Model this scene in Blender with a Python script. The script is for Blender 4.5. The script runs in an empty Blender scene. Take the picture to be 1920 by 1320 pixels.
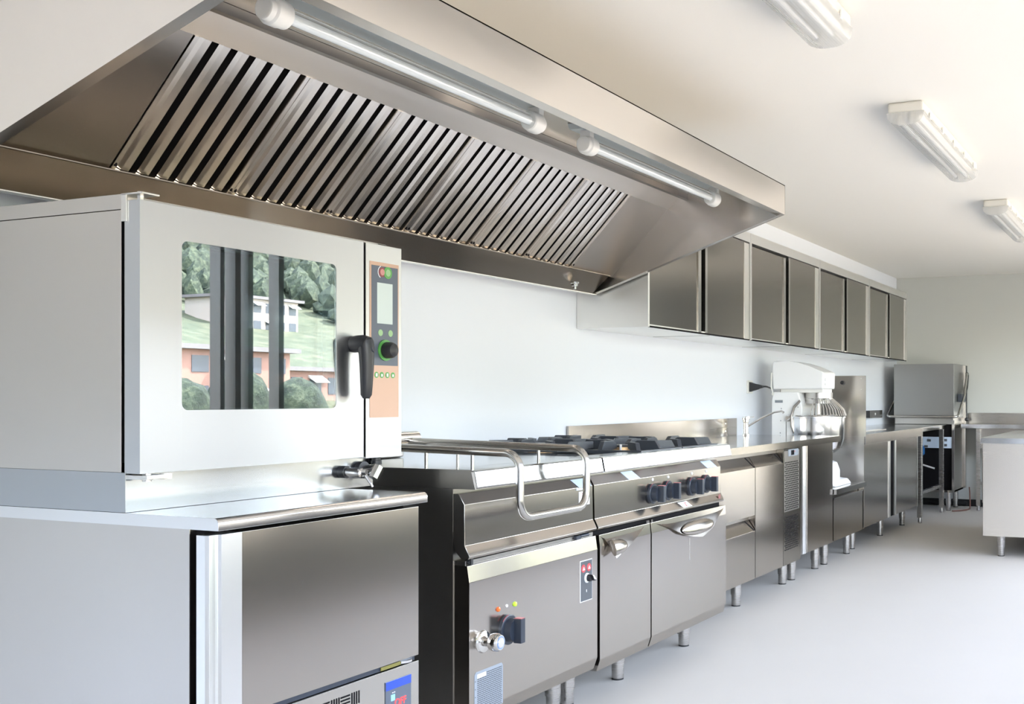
import bpy, bmesh, math, random
from mathutils import Vector, Matrix
R = math.radians
random.seed(7)
S = bpy.context.scene
COL = S.collection
ORG = {}

# ------------------------------------------------------------------ materials
def new_mat(name):
    m = bpy.data.materials.new(name); m.use_nodes = True
    nt = m.node_tree
    return m, nt, nt.nodes['Principled BSDF']

def plain(name, col, rough=0.5, metal=0.0, spec=0.5, noise=0.0, nscale=8.0, bump=0.0, bscale=60.0):
    m, nt, p = new_mat(name)
    p.inputs['Base Color'].default_value = (*col, 1)
    p.inputs['Roughness'].default_value = rough
    p.inputs['Metallic'].default_value = metal
    p.inputs['Specular IOR Level'].default_value = spec
    tc = nt.nodes.new('ShaderNodeTexCoord')
    n = nt.nodes.new('ShaderNodeTexNoise'); n.inputs['Scale'].default_value = nscale; n.inputs['Detail'].default_value = 4
    nt.links.new(tc.outputs['Object'], n.inputs['Vector'])
    mx = nt.nodes.new('ShaderNodeMixRGB'); mx.blend_type = 'MULTIPLY'; mx.inputs['Fac'].default_value = noise
    mx.inputs['Color1'].default_value = (*col, 1)
    nt.links.new(n.outputs['Fac'], mx.inputs['Color2'])
    if noise > 0: nt.links.new(mx.outputs['Color'], p.inputs['Base Color'])
    if bump > 0:
        n2 = nt.nodes.new('ShaderNodeTexNoise'); n2.inputs['Scale'].default_value = bscale
        nt.links.new(tc.outputs['Object'], n2.inputs['Vector'])
        b = nt.nodes.new('ShaderNodeBump'); b.inputs['Strength'].default_value = bump; b.inputs['Distance'].default_value = 0.002
        nt.links.new(n2.outputs['Fac'], b.inputs['Height']); nt.links.new(b.outputs['Normal'], p.inputs['Normal'])
    return m

def steel(name, col=(.62, .60, .575), rough=.27, aniso=.6, var=.012, grain=(3.0, 3.0, 420.0), smudge=.008, rot=.25, wave=.0):
    m, nt, p = new_mat(name)
    L = nt.links
    p.inputs['Base Color'].default_value = (*col, 1)
    p.inputs['Metallic'].default_value = 1.0
    tc = nt.nodes.new('ShaderNodeTexCoord')
    mp = nt.nodes.new('ShaderNodeMapping'); mp.inputs['Scale'].default_value = grain
    L.new(tc.outputs['Object'], mp.inputs['Vector'])
    n = nt.nodes.new('ShaderNodeTexNoise'); n.inputs['Scale'].default_value = 4.0; n.inputs['Detail'].default_value = 3
    L.new(mp.outputs['Vector'], n.inputs['Vector'])
    n2 = nt.nodes.new('ShaderNodeTexNoise'); n2.inputs['Scale'].default_value = 3.5; n2.inputs['Detail'].default_value = 5
    L.new(tc.outputs['Object'], n2.inputs['Vector'])
    a = nt.nodes.new('ShaderNodeMath'); a.operation = 'MULTIPLY_ADD'
    a.inputs[1].default_value = 2 * var; a.inputs[2].default_value = rough - var
    L.new(n.outputs['Fac'], a.inputs[0])
    a2 = nt.nodes.new('ShaderNodeMath'); a2.operation = 'MULTIPLY_ADD'; a2.inputs[1].default_value = 2 * smudge
    L.new(n2.outputs['Fac'], a2.inputs[0]); L.new(a.outputs[0], a2.inputs[2])
    L.new(a2.outputs[0], p.inputs['Roughness'])
    if aniso > 0:
        p.inputs['Anisotropic'].default_value = aniso
        p.inputs['Anisotropic Rotation'].default_value = rot
        t = nt.nodes.new('ShaderNodeTangent'); t.direction_type = 'RADIAL'; t.axis = 'Z'
        L.new(t.outputs['Tangent'], p.inputs['Tangent'])
    if wave > 0:
        n3 = nt.nodes.new('ShaderNodeTexNoise'); n3.inputs['Scale'].default_value = 1.6; n3.inputs['Detail'].default_value = 0
        L.new(tc.outputs['Object'], n3.inputs['Vector'])
        b = nt.nodes.new('ShaderNodeBump'); b.inputs['Strength'].default_value = 1.0; b.inputs['Distance'].default_value = wave
        L.new(n3.outputs['Fac'], b.inputs['Height']); L.new(b.outputs['Normal'], p.inputs['Normal'])
    return m

def emit(name, col, strength):
    m, nt, p = new_mat(name)
    p.inputs['Base Color'].default_value = (*[c * .3 for c in col], 1)
    p.inputs['Emission Color'].default_value = (*col, 1); p.inputs['Emission Strength'].default_value = strength
    return m

def clear(name, tint, refl, rough=0.0, fres=False):
    """coated glass or clear plastic: part mirror, part see-through"""
    m = bpy.data.materials.new(name); m.use_nodes = True; nt = m.node_tree; nt.nodes.clear()
    o = nt.nodes.new('ShaderNodeOutputMaterial'); mx = nt.nodes.new('ShaderNodeMixShader')
    t = nt.nodes.new('ShaderNodeBsdfTransparent'); t.inputs['Color'].default_value = (*tint, 1)
    g = nt.nodes.new('ShaderNodeBsdfGlossy'); g.inputs['Roughness'].default_value = rough; g.inputs['Color'].default_value = (1, 1, 1, 1)
    mx.inputs['Fac'].default_value = refl
    nt.links.new(t.outputs[0], mx.inputs[1]); nt.links.new(g.outputs[0], mx.inputs[2]); nt.links.new(mx.outputs[0], o.inputs[0])
    return m

def diffuser(name):
    m = bpy.data.materials.new(name); m.use_nodes = True; nt = m.node_tree; nt.nodes.clear()
    o = nt.nodes.new('ShaderNodeOutputMaterial'); mx = nt.nodes.new('ShaderNodeMixShader')
    t = nt.nodes.new('ShaderNodeBsdfTransparent'); t.inputs['Color'].default_value = (.97, .97, .97, 1)
    p = nt.nodes.new('ShaderNodeBsdfPrincipled'); p.inputs['Base Color'].default_value = (.70, .70, .685, 1); p.inputs['Roughness'].default_value = .25
    tc = nt.nodes.new('ShaderNodeTexCoord'); w = nt.nodes.new('ShaderNodeTexWave'); w.bands_direction = 'Y'; w.inputs['Scale'].default_value = 40
    nt.links.new(tc.outputs['Object'], w.inputs['Vector'])
    b = nt.nodes.new('ShaderNodeBump'); b.inputs['Strength'].default_value = .2; b.inputs['Distance'].default_value = .0015
    nt.links.new(w.outputs['Fac'], b.inputs['Height']); nt.links.new(b.outputs['Normal'], p.inputs['Normal'])
    mx.inputs['Fac'].default_value = .42
    nt.links.new(t.outputs[0], mx.inputs[1]); nt.links.new(p.outputs[0], mx.inputs[2]); nt.links.new(mx.outputs[0], o.inputs[0])
    return m

M = {}
M['steel'] = steel('brushed stainless steel')
M['steel_front'] = steel('brushed stainless fronts', (.42, .386, .352), .16, .5)
M['steel_shaded'] = steel('stainless with dark reflections painted in', (.29, .27, .24), .16, .3)  # darker copy of the stainless, dark reflections painted into its colour
M['steel_side'] = steel('satin stainless side sheet', (.50, .472, .44), .22, .65, wave=.004)
M['steel_hood'] = steel('satin stainless hood sheet', (.76, .71, .655), .24, .4, wave=.002)
M['steel_band'] = steel('hood gutter sheet', (.42, .375, .33), .2, .4, wave=.002)
M['steel_pale'] = steel('pale satin cabinet sheet', (.82, .81, .79), .32, .4)
M['steel_dark'] = steel('dull stainless carcass', (.36, .34, .32), .30, .4)
M['steel_top'] = steel('polished stainless worktop', (.66, .655, .65), .10, .0, .02, smudge=.02)
M['baffle'] = steel('stainless baffle filter', (.80, .745, .685), .20, .3)
M['chrome'] = plain('polished chrome', (.80, .79, .78), .06, 1.0)
M['tube'] = steel('satin tube steel', (.54, .525, .50), .20, 0, .02)
M['leg'] = steel('satin leg steel', (.50, .48, .46), .26, 0, .03)
M['black'] = plain('black plastic', (.018, .018, .021), .38)
M['navy'] = plain('dark blue grey plastic', (.022, .028, .042), .34)
M['rubber'] = plain('black rubber', (.012, .012, .012), .6)
M['void'] = plain('dark interior', (.010, .009, .010), .8, spec=.1)
M['iron'] = plain('cast iron grate enamel', (.030, .035, .045), .36, bump=.25, bscale=240)
M['brass'] = plain('burner brass', (.55, .36, .20), .35, .8)
M['panel_grey'] = plain('slate grey control foil', (.085, .10, .13), .35)
M['copper'] = plain('copper coloured foil', (.50, .325, .24), .38, .2)
M['lcd'] = plain('grey display', (.50, .56, .54), .25)
M['green'] = plain('green icon', (.09, .30, .07), .4)
M['green_pale'] = plain('pale green icon', (.26, .42, .21), .4)
M['red'] = plain('red icon', (.45, .06, .07), .4)
M['red_pale'] = plain('pale red icon', (.50, .22, .20), .4)
M['red_ring'] = plain('dull red', (.22, .05, .055), .4)
M['orange'] = plain('orange lens', (.70, .14, .03), .25)
M['lime'] = plain('lime lens', (.50, .80, .05), .25)
M['blue'] = plain('blue foil', (.02, .06, .36), .35)
M['cyan'] = emit('pale blue lit key', (.30, .72, 1.0), .12)
M['led'] = emit('red led', (1.0, .03, .03), .5)
M['white_plastic'] = plain('white plastic', (.80, .79, .76), .35)
M['white_paint'] = plain('white enamel', (.84, .85, .86), .22)
M['ivory'] = plain('ivory lamp tray', (.70, .68, .62), .4)
M['label_grey'] = plain('grey blue label', (.24, .265, .30), .4)
M['label_white'] = plain('white sticker', (.78, .79, .82), .4)
M['label_blue'] = plain('pale blue sticker', (.55, .64, .76), .35)
M['ink'] = plain('dark ink', (.07, .075, .085), .5)
M['ink_blue'] = plain('blue ink', (.16, .24, .42), .5)
M['wall'] = plain('white wall paint', (.77, .80, .86), .55, bump=.12, bscale=120)
M['ceiling'] = plain('white ceiling paint', (.83, .81, .765), .75, bump=.10, bscale=150)
M['wall_dim'] = plain('white wall paint dimmed for far end', (.53, .54, .51), .6, bump=.12, bscale=120)  # wall paint darkened, the far end's dimmer light is in the colour
M['floor'] = plain('pale grey resin floor', (.55, .528, .492), .60, spec=.28, noise=.06, nscale=2.2, bump=.10, bscale=320)
M['olive'] = plain('olive strip', (.16, .14, .03), .5)
M['glass_oven'] = clear('coated oven door glass', (.66, .74, .76), .21)
M['clear'] = clear('clear tube cover', (.95, .97, .97), .10, .03)
M['diffuser'] = diffuser('clear ribbed diffuser')
M['tube_white'] = plain('fluorescent tube glass', (.86, .87, .88), .15)
M['lamp_tray'] = plain('pale grey enamel lamp tray', (.50, .54, .55), .35)
M['brown'] = plain('brown cable sheath', (.16, .07, .05), .5)
M['blue_bottle'] = plain('blue plastic', (.03, .16, .42), .3)
M['steel_lip'] = steel('bright polished lip', (.90, .90, .90), .14, 0, .02)
M['bowl'] = steel('bright bowl steel', (.86, .86, .86), .16, 0, .02)
M['arm_dark'] = plain('dark painted arm', (.06, .06, .055), .35, .6)
M['added_dark'] = plain('dark grey panel added for reflections', (.19, .192, .198), .5)  # for the unseen panel added so the steel fronts mirror something dark
M['concrete'] = plain('sunlit terrace paving', (.36, .318, .255), .8, noise=.2, nscale=1.2)
M['frame_dark'] = plain('window frame paint', (.10, .09, .085), .4)
M['brickpink'] = plain('pink render', (.26, .15, .12), .8, noise=.15, nscale=.6)
M['cream'] = plain('cream render', (.40, .36, .33), .8)
M['roof'] = plain('roof sheet', (.15, .14, .145), .6)
M['pane'] = plain('dark window pane', (.05, .06, .08), .15)
M['awning'] = plain('white awning', (.5, .5, .49), .6)

def foliage(name, c1, c2, c3, sc):
    m, nt, p = new_mat(name)
    tc = nt.nodes.new('ShaderNodeTexCoord')
    n = nt.nodes.new('ShaderNodeTexNoise'); n.inputs['Scale'].default_value = sc; n.inputs['Detail'].default_value = 8; n.inputs['Roughness'].default_value = .7
    nt.links.new(tc.outputs['Object'], n.inputs['Vector'])
    r = nt.nodes.new('ShaderNodeValToRGB'); r.color_ramp.elements[0].position = .35; r.color_ramp.elements[1].position = .68
    r.color_ramp.elements[0].color = (*c1, 1); r.color_ramp.elements[1].color = (*c3, 1)
    e = r.color_ramp.elements.new(.5); e.color = (*c2, 1)
    nt.links.new(n.outputs['Fac'], r.inputs['Fac']); nt.links.new(r.outputs['Color'], p.inputs['Base Color'])
    w_ = nt.nodes.new('ShaderNodeBump'); w_.inputs['Strength'].default_value = 1; w_.inputs['Distance'].default_value = .6
    nt.links.new(n.outputs['Fac'], w_.inputs['Height']); nt.links.new(w_.outputs['Normal'], p.inputs['Normal'])
    p.inputs['Roughness'].default_value = .8
    return m
M['hill'] = foliage('wooded hillside', (.012, .034, .014), (.03, .07, .026), (.09, .13, .05), .16)
M['leaf'] = foliage('tree leaves', (.012, .021, .014), (.040, .060, .036), (.13, .155, .095), 1.5)
M['field'] = foliage('terraced meadow', (.045, .058, .034), (.07, .084, .048), (.125, .128, .085), .35)

# ------------------------------------------------------------------ mesh builder
class MB:
    def __init__(s): s.bm = bmesh.new()
    def _bev(s, fs, w, seg=2):
        if w <= 0: return
        es = list({e for f in fs for e in f.edges})
        bmesh.ops.bevel(s.bm, geom=es, offset=w, segments=seg, profile=.6, affect='EDGES', clamp_overlap=True)
    def box(s, x0, x1, y0, y1, z0, z1, bev=0.0, seg=2):
        v = [s.bm.verts.new((x, y, z)) for x in (x0, x1) for y in (y0, y1) for z in (z0, z1)]
        q = [(0, 1, 3, 2), (4, 6, 7, 5), (0, 4, 5, 1), (2, 3, 7, 6), (0, 2, 6, 4), (1, 5, 7, 3)]
        fs = [s.bm.faces.new([v[i] for i in f]) for f in q]
        s._bev(fs, bev, seg); return s
    def prism(s, pts, vec, bev=0.0, seg=2):
        vec = Vector(vec)
        a = [s.bm.verts.new(p) for p in pts]; b = [s.bm.verts.new(Vector(p) + vec) for p in pts]
        n = len(pts); fs = [s.bm.faces.new(a[::-1]), s.bm.faces.new(b)]
        for i in range(n): fs.append(s.bm.faces.new((a[i], a[(i + 1) % n], b[(i + 1) % n], b[i])))
        s._bev(fs, bev, seg); return s
    def px(s, yz, x0, x1, bev=0.0, seg=2): return s.prism([(x0, y, z) for y, z in yz], (x1 - x0, 0, 0), bev, seg)
    def py(s, xz, y0, y1, bev=0.0, seg=2): return s.prism([(x, y0, z) for x, z in xz], (0, y1 - y0, 0), bev, seg)
    def pz(s, xy, z0, z1, bev=0.0, seg=2): return s.prism([(x, y, z0) for x, y in xy], (0, 0, z1 - z0), bev, seg)
    def lathe(s, prof, org, axis=(0, 0, 1), n=28, caps=True):
        ax = Vector(axis).normalized(); u = ax.orthogonal().normalized(); w = ax.cross(u); o = Vector(org)
        rings = []
        for r, h in prof:
            rings.append([s.bm.verts.new(o + ax * h + (u * math.cos(2 * math.pi * k / n) + w * math.sin(2 * math.pi * k / n)) * max(r, 1e-5)) for k in range(n)])
        for a, b in zip(rings, rings[1:]):
            for k in range(n): s.bm.faces.new((a[k], a[(k + 1) % n], b[(k + 1) % n], b[k]))
        if caps:
            s.bm.faces.new(rings[0][::-1]); s.bm.faces.new(rings[-1])
        return s
    def cyl(s, p0, p1, r0, r1=None, n=20):
        p0, p1 = Vector(p0), Vector(p1); r1 = r0 if r1 is None else r1
        return s.lathe([(r0, 0), (r1, (p1 - p0).length)], p0, p1 - p0, n)
    def tube(s, pts, r, n=12, fillet=0.0, fseg=7, closed=False):
        P = [Vector(p) for p in pts]
        if fillet > 0:
            out = [] if closed else [P[0]]
            rng = range(len(P)) if closed else range(1, len(P) - 1)
            for i in rng:
                a, b, c = P[i - 1], P[i], P[(i + 1) % len(P)]
                d1, d2 = (a - b).normalized(), (c - b).normalized(); ang = d1.angle(d2)
                t = min(fillet / math.tan(ang / 2), (a - b).length * .49, (c - b).length * .49); rr = t * math.tan(ang / 2)
                cen = b + (d1 + d2).normalized() * (rr / math.sin(ang / 2))
                s0, s1 = b + d1 * t - cen, b + d2 * t - cen
                for k in range(fseg + 1):
                    out.append(cen + s0.normalized().slerp(s1.normalized(), k / fseg) * s0.length)
            if not closed: out.append(P[-1])
            P = out
        m = len(P); T = []
        for i in range(m):
            if closed: d = P[(i + 1) % m] - P[i - 1]
            else: d = P[min(i + 1, m - 1)] - P[max(i - 1, 0)]
            T.append(d.normalized())
        nrm = T[0].orthogonal().normalized(); rings = []
        for i in range(m):
            if i: nrm = (nrm - T[i] * nrm.dot(T[i])).normalized()
            bn = T[i].cross(nrm)
            rr = r[i] if isinstance(r, (list, tuple)) else r
            rings.append([s.bm.verts.new(P[i] + (nrm * math.cos(2 * math.pi * k / n) + bn * math.sin(2 * math.pi * k / n)) * rr) for k in range(n)])
        pairs = list(zip(rings, rings[1:]))
        if closed: pairs.append((rings[-1], rings[0]))
        for a, b in pairs:
            for k in range(n): s.bm.faces.new((a[k], a[(k + 1) % n], b[(k + 1) % n], b[k]))
        if not closed: s.bm.faces.new(rings[0][::-1]); s.bm.faces.new(rings[-1])
        return s
    def ball(s, c, r, sx=1, sy=1, sz=1, sub=2):
        g = bmesh.ops.create_icosphere(s.bm, subdivisions=sub, radius=r)
        for v in g['verts']: v.co = Vector((v.co.x * sx, v.co.y * sy, v.co.z * sz)) + Vector(c)
        return s
    def face(s, *pts): s.bm.faces.new([s.bm.verts.new(p) for p in pts]); return s
    def shift(s, f):
        for v in s.bm.verts: v.co = f(v.co)
        return s

def scale_hood(co):  # the measured hood lies a touch nearer than the wall
    k = .952
    return Vector((co.x * k, co.y * k, 1.13 + (co.z - 1.13) * k))

def root(name, loc, label=None, cat=None, group=None):
    o = bpy.data.objects.new(name, None); COL.objects.link(o); o.location = loc; o.empty_display_size = .05
    ORG[o] = Vector(loc)
    if label: o['label'] = label
    if cat: o['category'] = cat
    if group: o['group'] = group
    return o

def obj(name, mb, mat, parent=None, label=None, cat=None, group=None, kind=None, angle=35, flat=False):
    org = ORG.get(parent, Vector((0, 0, 0)))
    for v in mb.bm.verts: v.co = v.co - org
    bmesh.ops.recalc_face_normals(mb.bm, faces=mb.bm.faces[:])
    me = bpy.data.meshes.new(name); mb.bm.to_mesh(me); mb.bm.free()
    if not flat:
        me.polygons.foreach_set('use_smooth', [True] * len(me.polygons)); me.set_sharp_from_angle(angle=R(angle))
    me.materials.append(M[mat] if isinstance(mat, str) else mat)
    o = bpy.data.objects.new(name, me); COL.objects.link(o)
    if not flat:
        wn = o.modifiers.new('weighted normals', 'WEIGHTED_NORMAL'); wn.weight = 90; wn.keep_sharp = True
    if parent is not None: o.parent = parent
    ORG[o] = org
    if label: o['label'] = label
    if cat: o['category'] = cat
    if group: o['group'] = group
    if kind: o['kind'] = kind
    return o

def struct(name, mb, mat, parent=None, flat=False):
    return obj(name, mb, mat, parent, kind='structure' if parent is None else None, flat=flat)

def text(name, body, size, loc, rot, mat, parent):
    cu = bpy.data.curves.new(name, 'FONT'); cu.body = body; cu.size = size; cu.extrude = .0004; cu.align_x = 'CENTER'; cu.align_y = 'CENTER'
    tmp = bpy.data.objects.new(name, cu); COL.objects.link(tmp)
    bpy.context.view_layer.update()
    me = bpy.data.meshes.new_from_object(tmp.evaluated_get(bpy.context.evaluated_depsgraph_get()))
    bpy.data.objects.remove(tmp); me.materials.clear(); me.materials.append(M[mat])
    o = bpy.data.objects.new(name, me); COL.objects.link(o); o.parent = parent; ORG[o] = ORG[parent]
    o.location = Vector(loc) - ORG[parent]; o.rotation_euler = rot
    return o

def dup(o, parent=None, dloc=(0, 0, 0), label=None):
    c = o.copy(); COL.objects.link(c); ORG[c] = ORG[o] + Vector(dloc)
    c.location = o.location + Vector(dloc)
    if parent is not None: c.parent = parent
    if label: c['label'] = label
    for ch in list(o.children): dup(ch, c)
    return c

def leg(parent, x, y, ztop, r=.0285):
    """round adjustable steel foot with a stepped sleeve and a dark pad"""
    l = obj('leg', MB().lathe([(r, .062), (r, ztop)], (x, y, 0)), 'leg', parent)
    obj('foot', MB().lathe([(r * .80, .004), (r * .86, .010), (r * .86, .062)], (x, y, 0)), 'leg', l)
    obj('foot_pad', MB().lathe([(r * .84, 0), (r * .84, .006)], (x, y, 0)), 'rubber', l)
    return l

# ------------------------------------------------------------------ room
XL, XR, YF, YW, ZC = -2.3, 11.32, -.72, 2.75, 2.39
struct('floor', MB().box(XL - .2, XR + .2, YF - .2, YW + .2, -.12, 0), 'floor')
struct('ceiling', MB().box(XL - .2, XR + .2, YF - .2, YW + .2, ZC, ZC + .15), 'ceiling')
struct('wall_back', MB().box(XL - .2, XR + .2, YW, YW + .2, 0, ZC), 'wall')
struct('wall_right', MB().box(XR, XR + .2, YF - .2, YW, 0, ZC), 'wall_dim')
struct('wall_left', MB().box(XL - .2, XL, YF - .2, YW, 0, ZC), 'wall')
wins = [(-1.7, .9), (1.1, 3.5), (3.7, 6.5), (6.7, 10.2)]
wz0, wz1 = .475, 2.06
fw = MB()
fw.box(XL, XR, YF - .2, YF, 0, wz0); fw.box(XL, XR, YF - .2, YF, wz1, ZC)
xs = [XL] + [v for w in wins for v in w] + [XR]
for i in range(0, len(xs), 2): fw.box(xs[i], xs[i + 1], YF - .2, YF, wz0, wz1)
struct('wall_front', fw, 'wall')
for i, (a, b) in enumerate(wins):
    f = MB(); m = (a + b) / 2
    for x in ((a, b - .06) if i == 2 else (a, m - .03, b - .06)): f.box(x, x + .06, YF - .14, YF - .08, wz0, wz1)
    for z in (wz0, wz1 - .06): f.box(a, b, YF - .14, YF - .08, z, z + .06)
    if i == 2:
        for xa, xb in ((4.50, 4.53), (4.605, 4.645), (4.70, 4.735), (4.93, 4.97)): f.box(xa, xb, YF - .15, YF - .07, wz0 + .06, wz1 - .06)
    w = struct('window_%d' % (i + 1), f, 'frame_dark')
    L = bpy.data.lights.new('window daylight portal', 'AREA'); L.shape = 'RECTANGLE'; L.size = b - a; L.size_y = wz1 - wz0
    L.cycles.is_portal = True
    lo = bpy.data.objects.new('window_daylight_portal', L); COL.objects.link(lo); lo.location = ((a + b) / 2, YF - .21, (wz0 + wz1) / 2); lo.rotation_euler = (R(90), 0, 0)
struct('added_dark_trim_1', MB().box(XL, XR, YF, YF + .03, 0, wz0 - .02), 'added_dark')  # unseen dark panel added under the windows to darken the steel's reflections
struct('baseboard_right', MB().box(XR - .015, XR, YF, YW, 0, .07), 'rubber')

# ------------------------------------------------------------------ outdoors (seen mirrored in the oven glass and steel)
struct('ground_terrace', MB().box(-14, 30, -9, YF - .2, -.35, -.15), 'concrete')
g = MB(); n = 64
def hz(x, y):
    d = -y
    h = -2.0 if d < 55 else (-2.0 + (d - 55) * .26 if d < 110 else 12.3 + (d - 110) * .36)
    return h + 1.2 * math.sin(x * .045) * min(1, max(0, d - 60) / 60) + 2.2 * math.sin(x * .021 + 1.3) * min(1, max(0, d - 90) / 60)
vs = [[None] * (n + 1) for _ in range(n + 1)]
for i in range(n + 1):
    for j in range(n + 1):
        x = -60 + 360 * i / n; y = -9.2 - 201 * (j / n) ** 1.2
        vs[i][j] = g.bm.verts.new((x, y, hz(x, y)))
for i in range(n):
    for j in range(n): g.bm.faces.new((vs[i][j], vs[i + 1][j], vs[i + 1][j + 1], vs[i][j + 1]))
struct('hill_meadow', g, 'field')

def blob_tree(x, y, z, h, rad, sub=3):
    b = MB()
    b.ball((x, y, z + h * .62), 1, rad, rad, h * .42, sub)
    for k in range(5):
        a = k * 1.26 + x; b.ball((x + math.cos(a) * rad * .55, y + math.sin(a) * rad * .55, z + h * (.45 + .06 * (k % 3))), rad * .62, 1, 1, .9, 2)
    for v in b.bm.verts:
        q = math.sin(v.co.x * 3.1) * math.sin(v.co.y * 2.7) * math.sin(v.co.z * 3.3)
        v.co += Vector((q, q * .7, q * .8)) * rad * .10
    return b
# the wood on the upper slope: a mass nobody could count
w = MB()
for k in range(2600):
    x = random.uniform(-10, 270); y = random.uniform(-208, -106); z = hz(x, y); h = random.uniform(2.6, 5.2); r_ = random.uniform(1.2, 2.4)
    if 92 < x < 128 and y > -118: continue
    gq = bmesh.ops.create_icosphere(w.bm, subdivisions=1, radius=1)
    for v in gq['verts']:
        q = 1 + .22 * math.sin(v.co.x * 5 + k) * math.sin(v.co.y * 4 + k) + .1 * math.sin(v.co.z * 9)
        v.co = Vector((x + v.co.x * r_ * q, y + v.co.y * r_ * q, z + h * .5 + v.co.z * h * .46 * q))
obj('woodland', w, 'leaf', label='dense green wood covering the hillside outside the windows', cat='woodland', kind='stuff')

def house(name, x0, x1, y0, y1, zb, zt, wall, label, floors, bays):
    r = root(name, ((x0 + x1) / 2, (y0 + y1) / 2, zb), label, 'building')
    obj('wall', MB().box(x0, x1, y0, y1, zb, zt), wall, r)
    obj('roof', MB().box(x0 - .6, x1 + .6, y0 - .6, y1 + .6, zt, zt + .35), 'roof', r)
    fh = (zt - zb) / floors; bw = (x1 - x0) / bays
    for i in range(floors):
        for j in range(bays):
            xa = x0 + bw * (j + .2); za = zb + fh * (i + .25)
            wd = obj('window', MB().box(xa, xa + bw * .6, y1 - .05, y1 + .06, za, za + fh * .55), 'pane', r)
            if (i + j) % 3 == 0: obj('awning', MB().prism([(xa - .2, y1, za + fh * .62), (xa - .2, y1 + .9, za + fh * .38), (xa - .2, y1, za + fh * .55)], (bw * .6 + .4, 0, 0)), 'awning', wd)
    return r
house('apartment_building', 34, 66, -68, -61, -2, 4.6, 'brickpink', 'long pink apartment block with white awnings at the foot of the hill', 3, 13)
house('apartment_building', 68.5, 84, -74, -66, -2, 3.4, 'brickpink', 'shorter pink house beyond the end of the long block', 2, 7)
house('hillside_villa', 100, 112, -112, -105, hz(105, -106) - 1, hz(105, -106) + 3.6, 'cream', 'cream villa in a clearing half way up the wooded hill', 2, 6)
for k, (x, y, h) in enumerate(((41, -44, 4.0), (46, -45, 4.6), (52.5, -47, 4.2), (33, -40, 4.4))):
    t = root('tree', (x, y, -2.05), ['round green tree standing before the left end of the long pink block', 'round green tree before the middle windows of the long pink block', 'round green tree near the right end of the long pink block', 'lone round green tree nearest the terrace'][k], 'tree', 'trees in front of the apartment block')
    obj('crown', blob_tree(x, y, -2.05, h, 1.7), 'leaf', t)
    obj('trunk', MB().cyl((x, y, -2.05), (x, y, -2.05 + h * .5), .25, .15, 10), 'brown', t)

# ------------------------------------------------------------------ blast chiller under the oven
X0 = 1.671
c = root('blast_chiller', (2.0, 2.3, 0), 'stainless blast chiller cabinet with a large plain door carrying the combi oven', 'blast chiller')
obj('body', MB().box(X0 + .002, 2.342, 1.93, 2.70, .10, .852, .002), 'steel_side', c)
obj('worktop', MB().px([(1.845, .849), (1.845, .866), (1.848, .872), (1.855, .876), (2.70, .876), (2.70, .849)], X0, 2.356, .0015), 'steel_top', c)
# side sheet ends short of the door and leaves a dark slot
obj('door_recess', MB().box(X0 + .02, 2.33, 1.905, 1.93, .115, .846), 'void', c)
d = obj('door', MB().box(1.7525, 2.343, 1.865, 1.910, .443, .838, .0008), 'steel_front', c)
obj('handle_strip', MB().pz([(1.7520, 1.8648), (1.7520, 1.909), (X0 + .001, 1.909), (X0 + .001, 1.884), (1.676, 1.876), (1.683, 1.8745), (1.690, 1.8755), (1.695, 1.873), (1.6985, 1.8660)], .443, .838, .0006), steel('light door handle strip', (.74, .735, .73), .30, .3), d, label='light grip profile along the hinge edge of the door')
obj('door_seal', MB().box(X0 + .02, 2.335, 1.872, 1.9, .430, .442), 'navy', c)
obj('seal_plate', MB().box(2.20, 2.275, 1.8685, 1.871, .431, .440), 'olive', c, label='olive strip in the slot under the door')
obj('door_catch', MB().lathe([(.026, 0), (.026, .006)], (2.302, 1.885, .432), n=24), 'chrome', c)
mp_ = obj('machine_panel', MB().box(X0 + .002, 2.344, 1.865, 1.93, .11, .428, .0015), 'steel_side', c)
vs_ = MB()
for bi in range(6):
    for bj in range(6):
        xb = 2.117 - bi * .0345; zb = .404 - bj * .0345
        for k in range(4):
            if (bi + bj) % 2 == 0: vs_.box(xb - .004 - k * .0082, xb - k * .0082, 1.8642, 1.866, zb - .031, zb)
            else: vs_.box(xb - .031, xb + .001, 1.8642, 1.866, zb - .005 - k * .0082, zb - .001 - k * .0082)
obj('vent_slots', vs_, 'void', mp_, label='dark slots in a basket weave pattern')
ct = obj('controller', MB().box(2.211, 2.310, 1.8628, 1.866, .270, .399, .0005), 'panel_grey', c, label='blue topped controller reading off')
obj('controller_header', MB().box(2.2112, 2.3098, 1.8622, 1.8632, .377, .3992), 'blue', ct)
obj('lit_key', MB().box(2.2305, 2.2455, 1.8620, 1.8630, .347, .363), 'cyan', ct)
obj('lit_key', MB().box(2.235, 2.239, 1.8620, 1.8630, .367, .369).box(2.242, 2.246, 1.8620, 1.8630, .367, .369), 'label_white', ct)
text('display_text', 'OFF', .026, (2.267, 1.8622, .338), (R(90), 0, 0), 'led', ct)
for x in (1.74, 2.28):
    for y in (1.95, 2.62): leg(c, x, y, .10)

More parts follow.
